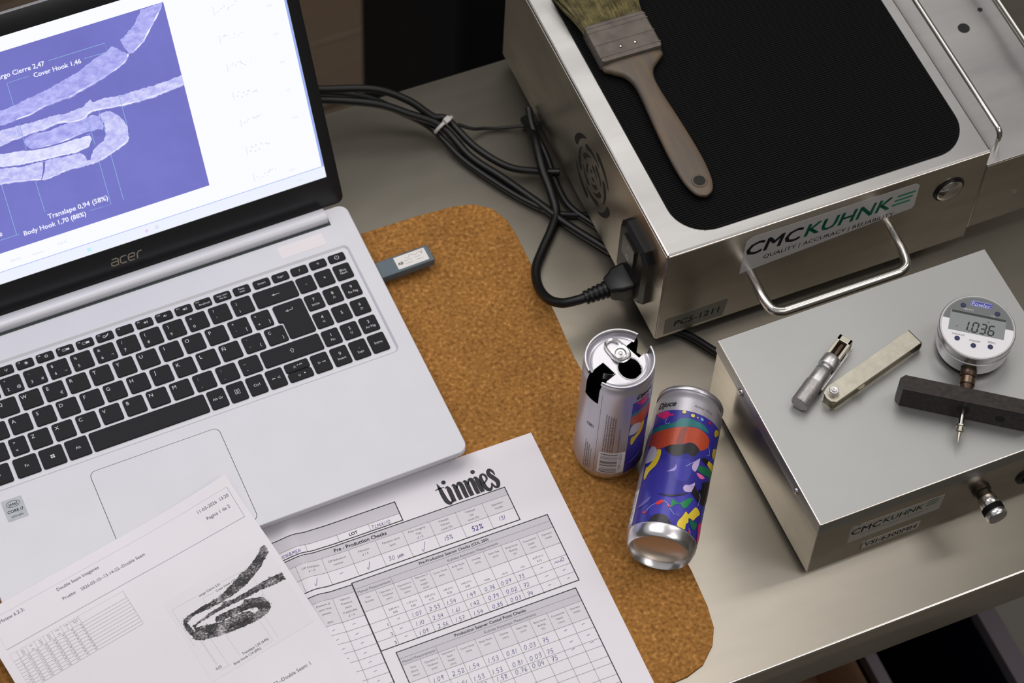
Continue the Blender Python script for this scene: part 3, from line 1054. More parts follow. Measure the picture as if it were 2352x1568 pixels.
scr(fa, 'faint_screen_text', EM('screen_faint', (219, 222, 240), 1.0 * ES), -0.12)

# ------------------------------------------------------------------ USB stick in the laptop's side
usb = thing('usb_stick', 'dark grey USB stick with white label plugged into the laptop', 'usb stick', 435.5, 424.7, 0, 0.035)
MB().rbox(-24.3, -8.0, 22.0, 8.0, 9.0, 17.0, 1.4, 0.8, 0.8).build('casing', M('usb_slate', (78, 92, 102), 0.4, var=0.05, vscale=300), usb)
MB().box(-34, -6, 10.8, -24.3, 6, 15.2).build('connector', CHROME, usb)
ul = MB().prism(rrect(-8.5, -5.8, 18.0, 6.2, 0.6, 2), 16.95, 17.08).build('label', M('label_paper', (222, 218, 216), 0.6), usb)
fl = Flat()
fl.text('AB', -5.0, -0.8, w=4.4, bold=0.02)
for dx, dy, w_ in ((-2, 0.2, 9), (8, 0.4, 6), (-1, -2.6, 8), (8, -2.4, 8)):
    fl.line([(dx, dy), (dx + w_ * 0.8, dy)], 0.25)
fl.line(spline([(0, 3.2), (3, 2.2), (5, 4.4), (9, 2.6), (12, 4.2)], 5), 0.25, 99)
fl.line([(13.0, 4.6), (14.2, 3.0), (15.6, 4.8), (15.0, 2.2), (13.6, 2.4)], 0.5, 99)
fl.build('label_print', TONER_GREY, ul, plane_xy(17.12))
# ------------------------------------------------------------------ the hand-filled record form (A3 portrait, x from the left edge, y down)
FX, FY, FYAW = 468.92, 248.42, -0.00324
FC, FS = math.cos(FYAW), math.sin(FYAW)
FL_ = -87.0


def lerp_tab(x, tab):
    if x <= tab[0][0]:
        return tab[0][1]
    for (a, va), (b, vb) in zip(tab, tab[1:]):
        if x <= b:
            t = (x - a) / (b - a)
            t = t * t * (3 - 2 * t)
            return va + (vb - va) * t
    return tab[-1][1]


RIDGE = [(-60, 0.0), (-20, 0.7), (-8, 1.3), (7.5, 3.7), (20, 0.9), (36, 0.0)]


def form_h(x, y):
    return 3.35 + lerp_tab(x, RIDGE) * max(0.25, 1 - max(0, y - 60) / 160)


def form_s(x, y, dz=0.0):
    """surface of the sheet in bench coordinates"""
    yy, drop = y, 0.0
    s = y - 243.0
    if s > 0:
        R = 20.0
        a = min(s / R, PI / 2)
        yy = 243.0 + R * math.sin(a)
        drop = R * (1 - math.cos(a)) + max(0.0, s - R * PI / 2)
    return (FX + (x - 210) * FC + yy * FS, FY + (x - 210) * FS - yy * FC, form_h(x, y) - drop + dz)


form = thing('record_form', 'printed check form filled in blue ink, beneath the laptop edge', 'paper form', FX, FY, 0)


def form_map(dz):
    def g(x, y):
        p = form_s(x, -y, dz)
        return (p[0] - FX, p[1] - FY, p[2])
    return g


xs = [FL_ + 3 * i for i in range(17)] + [FL_ + 51 + 1.5 * i for i in range(54)] + [FL_ + 132 + 5 * i for i in range(33)] + [210.0]
xs = sorted(set(round(x, 2) for x in xs if x <= 210))
ys = [5.0 * i for i in range(48)] + [240 + 2.5 * i for i in range(18)] + [290 + 13 * i for i in range(11)]
mb = MB()
gm = form_map(0)
for y in ys:
    for x in xs:
        mb.v.append(gm(x, -y))
w = len(xs)
top = [(j * w + i, (j + 1) * w + i, (j + 1) * w + i + 1, j * w + i + 1) for j in range(len(ys) - 1) for i in range(w - 1)]
nv = len(mb.v)
mb.v += [(x, y, z - 0.1) for x, y, z in mb.v]
mb.f = top + [tuple(reversed([i + nv for i in t])) for t in top]
b_ = [j * w for j in range(len(ys))]
e_ = [j * w + w - 1 for j in range(len(ys))]
for L in (list(range(w)), [(len(ys) - 1) * w + i for i in range(w)], b_, e_):
    mb.f += [(a, b, b + nv, a + nv) for a, b in zip(L, L[1:])]
mb.build('sheet', PAPER, form, 60)
sh1, sh2, ln1, ln2, tx1, txb, pen, pen2 = Flat(), Flat(), Flat(), Flat(), Flat(), Flat(), Flat(), Flat()
THIN, THICK = 0.22, 0.75


def T(s, x, y, w=None, h=None, bold=0.0, to=tx1, anchor='c'):
    if to is txb:
        Flat().text(s, x, -y, w=w, h=h, bold=bold, anchor=anchor).build('printed_heading', TONER, form, form_map(0.17))
        return
    to.text(s, x, -y, w=w, h=h, bold=bold, anchor=anchor)


def stack(lines, cx, cy, pitch, h):
    n = len(lines)
    for i, s in enumerate(lines):
        yy = cy + (i - (n - 1) / 2) * pitch
        if s == 'CHECK':
            tx1.line([(cx - 2.4, -yy), (cx - 2.0, -yy - 0.8), (cx - 1.3, -yy + 0.9)], [0.5, 0.5, 0.2], 99)
            tx1.line([(cx - 0.1, -yy - 0.7), (cx + 0.3, -yy + 0.8)], 0.2, 99)
            tx1.line([(cx + 1.4, -yy - 0.7), (cx + 2.3, -yy + 0.8)], 0.22, 99)
            tx1.line([(cx + 2.3, -yy - 0.7), (cx + 1.5, -yy + 0.8)], 0.22, 99)
        else:
            tx1.text(s, cx, -yy, h=h)


def hl_(y, x0, x1, w, to):
    to.line([(x0, -y), (x1, -y)], w)


def vl_(x, y0, y1, w, to):
    to.line([(x, -y0), (x, -y1)], w, 8)


def outline(x0, y0, x1, y1):
    hl_(y0, x0, x1, THICK, ln2)
    hl_(y1, x0, x1, THICK, ln2)
    vl_(x1, y0 - THICK / 2, y1 + THICK / 2, THICK, ln2)
    vl_(x0, y0 - THICK / 2, y1 + THICK / 2, THICK, ln2)


# block 1: product and lot
sh1.rect(-70, -18.4, 90, -28.9, 2.5)
outline(-70, 18.4, 90, 35.3)
hl_(28.9, -70, 90, THIN, ln1)
for x in (64.6, 39.3, 14.1, -30):
    vl_(x, 28.9, 35.3, THIN, ln1)
T('LOT', 51.5, 32.0, w=6.6, bold=0.015, to=txb)
pen_text(pen2, 'TLMX110', 65.8, -34.4, 3.4, 0.3)
pen_text(pen, 'WON&MEN', -7.6, -34.2, 3.1, 0.3)
# block 2: pre-production checks
sh1.rect(-60, -37.2, 172.2, -44.0, 2.5)
sh2.rect(-60, -44.0, 172.2, -56.3, 2.5)
outline(-60, 37.2, 172.2, 67.4)
hl_(44.0, -60, 172.2, THIN, ln1)
hl_(56.3, -60, 172.2, THIN, ln1)
c2 = [-20, 0.95, 21.6, 42.8, 64.4, 86.0, 107.6, 129.1, 150.8, 172.2]
for x in c2[:-1]:
    vl_(x, 44.0, 67.4, THIN, ln1)
T('Pre - Production Checks', 53.6, 40.7, w=41.5, bold=0.015, to=txb)
H2 = 1.75
for i, L in ((1, ['CIP Complete', 'CHECK']), (2, ['CIP Reference', 'number']), (3, ['Filtration', 'CHECK']), (4, ['Filtration level', '(\u00b5m)']), (5, ['Filter Integrity', 'Test', 'CHECK']),
             (6, ['VideoJet', 'Solvent', 'Level (%)']), (7, ['Videojet', 'Ink', 'Level (%)']), (8, ['Operator', 'Inicials'])):
    stack(L, (c2[i] + c2[i + 1]) / 2, 50.0, 3.5, H2)
pen_text(pen, 'v', 9.0, -64.8, 4.4, 0.3)
pen_text(pen, '-', 29.5, -63.0, 5.0, 0.3)
pen_text(pen, 'v', 50.5, -64.8, 4.2, 0.3)
pen_text(pen2, '30 um', 68.0, -64.0, 3.6, 0.3)
pen_text(pen, 'v', 94.0, -65.4, 5.2, 0.3)
pen_text(pen, '15%', 113.0, -63.6, 3.6, 0.32)
pen_text(pen, '52%', 135.0, -64.0, 4.2, 0.55)
pen_text(pen, '131', 157.5, -62.8, 3.6, 0.34)
pen_text(pen, '6', -5.2, -63.4, 3.0, 0.32)
# block 3: seamer checks
R3 = [71.0, 76.7, 82.5, 96.8, 107.6, 115.3, 123.1, 130.8]
C3 = [35.3, 49.6, 63.8, 78.1, 92.4, 107.0, 121.4, 135.8, 150.1, 164.7, 179.2, 193.0]
sh1.rect(C3[0], -R3[0], C3[-1], -R3[2], 2.5)
sh2.rect(C3[0], -R3[2], C3[-1], -R3[3], 2.5)
outline(C3[0], R3[0], C3[-1], R3[-1])
for y in R3[1:-1]:
    hl_(y, C3[0], C3[-1], THIN, ln1)
for i, x in enumerate(C3[1:-1]):
    vl_(x, R3[1] if i == 1 else R3[2], R3[-1], THIN, ln1)
T('Pre-Production Seamer Checks (CDL 200)', 115.5, 74.0, w=55.5, bold=0.012, to=txb)
T('Kuhnke Automatic Measurements', 128.5, 79.7, w=40.5)
T('Manual Measurements', 49.6, 79.7, w=25.6)
LB = [['Test', 'Number'], ['Operation 1', 'Thickness', '(mm)'], ['Operation 2', 'Thickness', '(mm)'], ['Operation 2', 'Seam', 'Height', '(mm)'], ['Cover Hook', '(mm)'], ['Body Hook', '(mm)'],
      ['Overlap', '(mm)'], ['Seam Gap', '(mm)'], ['Body Hook', 'Butting', '(%)'], ['Countersink', 'Depth', '(-mm)'], ['Operator', 'Initials']]
for i, L in enumerate(LB):
    stack(L, (C3[i] + C3[i + 1]) / 2, (R3[2] + R3[3]) / 2 - (0.3 if len(L) > 2 else 2.0), 3.3, 1.55)
SP = ['.', ('2.00 (+/-)', '0.05'), ('1.10 (+/-)', '0.05'), ('2.50 (+/-)', '0.15'), ('1.60 (+/-)', '0.20'), ('1.60 (+/-)', '0.20'), '>0.60', '<0.10', '>72', ('-6.35 (+/-)', '0.15'), '.']
for i, L in enumerate(SP):
    cx = (C3[i] + C3[i + 1]) / 2
    if isinstance(L, tuple):
        stack(list(L), cx, 103.2, 3.3, 1.55)
    else:
        tx1.text(L, cx + 0.8, -105.2, h=1.45)
for r in range(3):
    tx1.text(str(r + 1), C3[1] - 1.8, -(R3[5 + r] - 2.6), h=2.7)
V3 = [['-', '1.07', '2.55', '1.54', '1.49', '0.76', '0.09', '73', '-', '0'], ['-', '1.10', '2.54', '1.61', '1.42', '0.79', '0.02', '72', '-', '-'], ['-', '1.09', '2.56', '1.57', '1.54', '0.85', '0.03', '74', '-', '-']]
rp = random.Random(5)
for r, row in enumerate(V3):
    for i, s in enumerate(row):
        x0 = C3[i + 1] + 2.4 + rp.uniform(-0.6, 0.8)
        hgt = 3.5 if s != '-' else 4.5
        y0 = -(R3[5 + r] - 1.3) if s != '-' else -(R3[5 + r] - 2.2)
        if s == '-':
            x0 += 3.0
        if i == 9 and r == 0:
            pen.curve([(181.5, -111.5), (183, -110.3), (184, -111.5), (185, -110.3), (186, -111.6), (187.5, -110), (189, -108.6), (189.5, -110.5), (188, -111.8), (187.2, -110.4)], 0.3)
            continue
        pen_text(pen if i in (5, 6) else pen2, s, x0, y0, hgt, 0.3, rnd=rp)
# left-hand table
LR = [72.2, 78.2, 99.0] + [107.2 + 8.27 * i for i in range(17)]
sh1.rect(-70, -LR[0], 34.8, -LR[1], 2.5)
sh2.rect(-70, -LR[1], 34.8, -LR[2], 2.5)
hl_(LR[0], -70, 34.8, THICK, ln2)
for y in LR[1:]:
    hl_(y, -70, 34.8, THIN, ln1)
vl_(35.1, 72.0, 238, THICK + 0.15, ln2)
for x in (17.4, -1, -20):
    vl_(x, LR[1], 238, THIN, ln1)
stack(['Velcorin', 'Presence', 'check', 'if applicable', 'CHECK'], 26.0, 88.5, 3.6, 1.7)
stack(['Pressure of', 'twist rinse', 'vibrator', '', '(bar)'], 9.0, 88.8, 3.7, 1.7)
for i in range(8):
    pen_text(pen, '-', 23.0 + rp.uniform(-1.5, 1.5), -(LR[2 + i] + 6.4), 5.0, 0.26, rnd=rp)
    pen_text(pen2, '-', 8.0 + rp.uniform(-1, 1), -(LR[2 + i] + 6.4), 4.4, 0.26, rnd=rp)
# block 4: control point checks
R4 = [135.9, 141.7, 147.3, 162.0, 170.5, 180.2, 186.5, 195.8, 202.0, 211.5, 217.8, 227.3, 233.6]
C4 = [45.1, 59.3, 73.4, 87.5, 102.3, 116.7, 130.9, 145.3, 159.7, 174.0, 188.0]
sh1.rect(C4[0], -R4[0], C4[-1], -R4[2], 2.5)
sh2.rect(C4[0], -R4[2], C4[-1], -R4[3], 2.5)
outline(C4[0], R4[0], C4[-1], 238)
for y in R4[1:]:
    hl_(y, C4[0], C4[-1], THIN, ln1)
for i, x in enumerate(C4[1:-1]):
    vl_(x, R4[1] if i == 1 else R4[2], 238, THIN, ln1)
T('Production Seamer Contol Point Checks', 118.0, 138.9, w=56.5, bold=0.012, to=txb)
T('Kuhnke Automatic Measurements', 131.5, 144.6, w=41.0)
T('Manual Measurements', 59.3, 144.6, w=25.6)
LB4 = [['Time', '(Every', 'Hour)'], ['Operation 2', 'Thickness', '(mm)'], ['Operation 2', 'Seam', 'Height', '(mm)'], ['Cover Hook', '(mm)'], ['Body Hook', '(mm)'], ['Overlap', '(mm)'], ['Seam Gap', '(mm)'],
       ['Body Hook', 'Butting', '(%)'], ['Countersink', 'Depth', '(-mm)'], ['Operator', 'Initials']]
for i, L in enumerate(LB4):
    stack(L, (C4[i] + C4[i + 1]) / 2, (R4[2] + R4[3]) / 2 - (0.2 if len(L) > 2 else 2.2), 3.3, 1.55)
V4 = [['1.09', '2.52', '1.54', '1.53', '0.81', '0.03', '75', '-', '-'], ['1.10', '2.51', '1.53', '1.53', '0.81', '0.03', '75', '-', '-'], ['1.08', '2.53', '1.58', '1.58', '0.76', '0.04', '75', '-', '-']]
for r, row in enumerate(V4):
    for i, s in enumerate(row):
        x0 = C4[i + 1] + 2.2 + rp.uniform(-0.6, 0.8) + (3.0 if s == '-' else 0)
        y0 = -(R4[4 + r] - (1.5 if s != '-' else 3.0))
        pen_text(pen if i > 5 else pen2, s, x0, y0, 3.9 if s != '-' else 4.8, 0.32, rnd=rp)
sh1.build('header_shading', SHADE1, form, form_map(0.10))
sh2.build('label_shading', SHADE2, form, form_map(0.10))
ln1.build('thin_rules', TONER_SOFT, form, form_map(0.14))
ln2.build('thick_rules', TONER, form, form_map(0.15))
tx1.build('printed_text', TONER_SOFT, form, form_map(0.17))['kind'] = 'stuff'
pen.build('handwriting', PEN_BLUE, form, form_map(0.19))['kind'] = 'stuff'
pen2.build('handwriting', PEN_DARK, form, form_map(0.19))['kind'] = 'stuff'
lg = Flat()


def st(pts, w):
    lg.line(spline([(x, -y) for x, y in pts], 7), [q * 1.18 for q in w], 99)


st([(125.3, 15.6), (125.9, 20.5), (126.2, 27), (127.0, 32.6), (128.9, 35.0), (130.6, 33.8), (131.3, 31.8)], [0.3, 2.4, 3.0, 3.0, 2.2, 0.9, 0.4])
lg.line([(122.0, -21.0), (124.0, -20.2), (129.6, -20.4)], [0.3, 1.0, 0.9, 0.6], 99)
lg.disc(130.6, -16.4, 1.75)
lg.disc(154.7, -16.0, 1.75)
for x0 in (132.2, 155.2):
    st([(x0 - 2.6, 21.8), (x0 - 0.6, 21.2), (x0, 24), (x0, 31), (x0 + 0.2, 35.0)], [0.3, 1.6, 3.0, 3.0, 2.6])
for x0 in (137.4, 146.6):
    st([(x0 - 2.4, 21.8), (x0 - 0.6, 21.2), (x0, 24), (x0, 31), (x0 + 0.2, 35.0)], [0.3, 1.6, 3.0, 3.0, 2.8])
    st([(x0 + 0.8, 25.0), (x0 + 2.6, 21.6), (x0 + 4.4, 21.6), (x0 + 5.0, 25), (x0 + 4.9, 31), (x0 + 5.2, 35.2)], [0.5, 1.6, 2.6, 3.0, 2.9, 2.6])
st([(158.4, 28.4), (160.6, 27.4), (162.6, 25.0), (162.0, 21.6), (160.0, 20.6), (158.4, 23.0), (158.2, 28.0), (159.0, 33.0), (161.4, 35.2), (163.6, 33.0), (164.0, 30.4)], [0.5, 0.9, 1.4, 1.6, 1.4, 2.2, 3.0, 2.8, 2.2, 1.2, 0.4])
st([(169.5, 24.6), (168.9, 21.2), (167.2, 18.9), (165.6, 20.2), (165.6, 23.2), (167.6, 26.8), (169.2, 30.4), (168.4, 34.0), (166.6, 35.0), (165.2, 33.2), (164.6, 29.8)], [0.6, 1.6, 2.0, 2.4, 3.0, 3.2, 3.0, 2.4, 1.8, 1.4, 0.5])
lg.build('brand_lettering', TONER, form, form_map(0.18))

# ------------------------------------------------------------------ the printed report (A4, lying over the laptop's front edge)
RX, RY, RYAW = 28.96, 243.19, 0.2021
RC, RS = math.cos(RYAW), math.sin(RYAW)
LC, LS = math.cos(LYAW), math.sin(LYAW)


def report_s(s, t, dz=0.0):
    X = RX + s * RC + t * RS
    Y = RY + s * RS - t * RC
    d = (X - LX) * LS - (Y - LY) * LC - 188.7
    q = min(1, max(0, (d - 3.3) / 125.0))
    z = 4.5 + 18.8 * (1 - q * q * (3 - 2 * q))
    kk = max(0, 1 - math.hypot((210 - s) / 90, t / 60))
    z += 6.7 * kk * kk
    # keep clear of the form beneath
    fx = 210 + (X - FX) * FC + (Y - FY) * FS
    if fx > FL_ - 4:
        z = max(z, form_h(fx, FY - Y) + 0.75)
    if Y < 10:
        z = z - (10 - Y) ** 2 / 160.0
        z = max(z, -60)
    return (X - RX, Y - RY, z + dz)


report = thing('report_sheet', 'white printed report page with a grey table and toner micrograph, over the touchpad', 'paper sheet', RX, RY, 0)


def rep_map(dz):
    return lambda x, y: report_s(x, -y, dz)


xs = [3.0 * i for i in range(71)]
ys = [3.0 * i for i in range(100)]
mb = MB()
for y in ys:
    for x in xs:
        mb.v.append(report_s(x, y))
w = len(xs)
top = [(j * w + i, (j + 1) * w + i, (j + 1) * w + i + 1, j * w + i + 1) for j in range(len(ys) - 1) for i in range(w - 1)]
nv = len(mb.v)
mb.v += [(x, y, z - 0.1) for x, y, z in mb.v]
mb.f = top + [tuple(reversed([i + nv for i in t_])) for t_ in top]
for L in (list(range(w)), [(len(ys) - 1) * w + i for i in range(w)], [j * w for j in range(len(ys))], [j * w + w - 1 for j in range(len(ys))]):
    mb.f += [(a, b, b + nv, a + nv) for a, b in zip(L, L[1:])]
mb.build('sheet', PAPER, report, 60)
ln, tx, fine, dim = Flat(), Flat(), Flat(), Flat()
ln.line([(6.8, -34.6), (204.9, -36.0)], 0.25)
ln.line([(205.9, -9.0), (204.9, -36.0)], 0.2)
fine.line([(8.0, -8.2), (205.9, -9.0)], 0.12)
fine.line([(8.0, -8.2), (6.8, -34.6)], 0.1)
def rline(s, x, y, w, anchor='l', bold=0.0, mat=None):
    return Flat().text(s, x, y, w=w, anchor=anchor, bold=bold).build('printed_line', TONER_SOFT, report, rep_map(0.19))


rline('11-03-2026  13:20', 203.6, -14.6, w=26.3, anchor='r')
rline('Pagina 1 de 2', 200.0, -22.6, w=19.6, anchor='r')
rline('Double Seam Imagenes', 60.0, -12.6, w=34.2, anchor='l')
rline('Prueba:', 60.0, -21.3, w=10.6, anchor='l')
rline('2026-03-10--13-14-22--Double Seam', 74.6, -21.8, w=53.0, anchor='l')
rline('SEAMview 6.2.3:', 32.8, -12.9, w=26.5, anchor='r')
rline('13-14-22--Double Seam: 1', 186.0, -155.9, w=40.5, anchor='r')
rline('Double Seam Imagenes', 60.0, -185, w=34.2, anchor='l')
# measured-value table
tr = [39.0, 45.0, 47.6, 50.2, 52.8, 55.4, 58.0, 60.6, 63.2, 65.8, 68.2]
tc = [7.0, 12.2, 19.3, 26.4, 33.5, 40.6, 47.7, 54.8, 62.0, 99.2]
for i, y in enumerate(tr):
    (fine if i == 0 else ln).line([(tc[0], -y), (tc[-1], -y - 0.6)], 0.14 if i else 0.1)
for i, x in enumerate(tc):
    (fine if i == 0 else ln).line([(x, -tr[0]), (x, -tr[-1])], 0.14 if i else 0.1)
rq = random.Random(8)
for i in range(1, 8):
    cx = (tc[i] + tc[i + 1]) / 2
    for q, s in enumerate((['Seam', 'Thickn', '(mm)'], ['Gap 1', '', '(mm)'], ['Seam', 'height', '(mm)'], ['Body', 'Hook', '(mm)'], ['Traslape', '', '(mm)'], ['Traslape', '%', '%'], ['Body Hook', 'Butting', '%'])[i - 1]):
        if s:
            tx.text(s, cx + 0.3, -40.6 - 1.55 * q, h=0.8)
    for r in range(1, 10):
        tx.text('%.2f' % rq.uniform(0.9, 2.6) if i < 6 else '%d' % rq.randint(60, 99), tc[i + 1] - 0.5, -(tr[r] + 1.3), h=0.95, anchor='r')
for r in range(1, 10):
    tx.text(str(r) if r < 6 else ('avg', 'max', 'min', 'dev')[r - 6], tc[1] - 0.5, -(tr[r] + 1.3), h=0.9, anchor='r')
# micrograph
fld = Flat().rect(119.0, -63.0, 205.0, -131.0, 3.0)
fld.build('micrograph_field', M('toner_haze', (226, 222, 229), 0.62), report, rep_map(0.11))
R_P1 = [(204.5, 64.4), (204.3, 69.2), (198.4, 73.3), (191.5, 77.2), (185.9, 79.0), (178.5, 82.0), (171.1, 83.2), (162.9, 83.9), (155.0, 84.2), (146.5, 83.6), (140.5, 82.7), (134.2, 82.2), (128.0, 83.5), (123.8, 84.9), (125.2, 82.3), (128.4, 81.0), (135.0, 81.0), (141.8, 80.6), (150.4, 80.8), (157.3, 80.5), (162.5, 79.1), (170.4, 77.1), (177.8, 74.1), (183.7, 73.6), (189.5, 71.3), (197.3, 67.8), (201.6, 64.4)]
R_P2 = [(203.6, 89.1), (203.7, 93.4), (194.1, 92.7), (183.9, 91.0), (173.1, 90.7), (162.7, 89.5), (152.2, 88.7), (141.2, 88.7), (132.3, 88.9), (129.2, 90.4), (128.9, 89.1), (137.0, 88.4), (144.3, 87.2), (153.2, 87.1), (156.3, 85.6), (163.8, 87.8), (174.9, 87.8), (186.0, 87.7), (195.0, 87.5)]
R_P3 = [(145.6, 92.3), (155.2, 92.8), (165.5, 94.0), (171.0, 93.9), (172.7, 96.6), (167.4, 97.9), (157.9, 97.2), (147.8, 95.8), (144.7, 95.1)]
R_P4 = [(170.1, 91.9), (177.2, 94.7), (182.5, 96.9), (183.9, 101.7), (184.0, 105.2), (180.1, 107.8), (172.7, 109.0), (166.4, 108.5), (157.2, 107.3), (147.2, 105.7), (137.7, 103.3), (129.3, 100.9), (124.8, 97.6), (124.3, 93.0), (123.1, 87.8), (124.3, 84.1), (125.8, 86.1), (126.7, 92.7), (131.0, 98.1), (139.2, 100.9), (148.7, 103.3), (158.7, 104.9), (166.3, 105.1), (174.1, 104.2), (176.2, 101.6), (173.0, 99.6), (167.4, 97.9), (167.9, 93.7)]
R_P5 = [(128.7, 91.2), (137.9, 94.0), (146.9, 97.2), (156.9, 98.8), (164.3, 99.4), (168.8, 101.0), (170.5, 103.7), (167.9, 105.1), (160.0, 104.6), (150.0, 103.0), (139.7, 100.0), (131.8, 96.9), (128.3, 93.7)]
sm = Flat()
rk = random.Random(21)
for P in (R_P1, R_P2, R_P3, R_P4, R_P5):
    Q_ = [(x, -y) for x, y in P]
    area2 = sum(a[0] * b[1] - b[0] * a[1] for a, b in zip(Q_, Q_[1:] + Q_[:1]))
    sm.poly(inset(Q_, -0.55 if area2 > 0 else 0.55), step=0.9, jit=0.4, rnd=rk, maxlen=4.0)
for P in (R_P1, R_P2, R_P3, R_P4, R_P5):
    for x, y in P:
        for _ in range(5):
            sm.disc(x + rk.gauss(0, 1.0), -y + rk.gauss(0, 0.8), rk.uniform(0.1, 0.35), n=6)
sm.build('micrograph_print', SEAM_INK, report, rep_map(0.15))
for L in ([(142.6, 71.4), (121.6, 70.9), (121.6, 102.0)], [(162.9, 71.7), (184.3, 72.4), (184.5, 103)], [(154.3, 75.4), (145.1, 74.9), (145.3, 79.4)], [(127.5, 100.3), (128.0, 121.8)],
          [(128.2, 101.5), (128.8, 122.3)], [(134.5, 103.4), (135.4, 126.7), (137.4, 127.2)], [(145.3, 106.5), (146.1, 124.1)], [(171.6, 110.3), (172.2, 127.5), (163.8, 127.7)], [(176.3, 109.0), (176.6, 128.3)], [(128.6, 126.4), (135.4, 126.7)]):
    Flat().line([(x, -y) for x, y in L], 0.14).build('dimension_line', M('toner_pale', (168, 162, 168), 0.6), report, rep_map(0.17))
for s, x0, y0, w_ in (('Largo Cierre 2,51', 143.9, 72.0, 17.4), ('Cover Hook 1,57', 156.1, 75.4, 16.7), ('Translape 1,05 (64%)', 148.0, 124.6, 22.0), ('Body Hook 1,74 (89%)', 139.1, 127.7, 22.6), ('0,03', 126.2, 124.2, 4.3)):
    rline(s, x0, -y0, w_, bold=0.006)
ln.build('table_rules', TONER_GREY, report, rep_map(0.14))
fine.build('faint_rules', M('toner_faint', (186, 178, 184), 0.6), report, rep_map(0.14))
tx.build('table_figures', TONER_SOFT, report, rep_map(0.19))['kind'] = 'stuff'
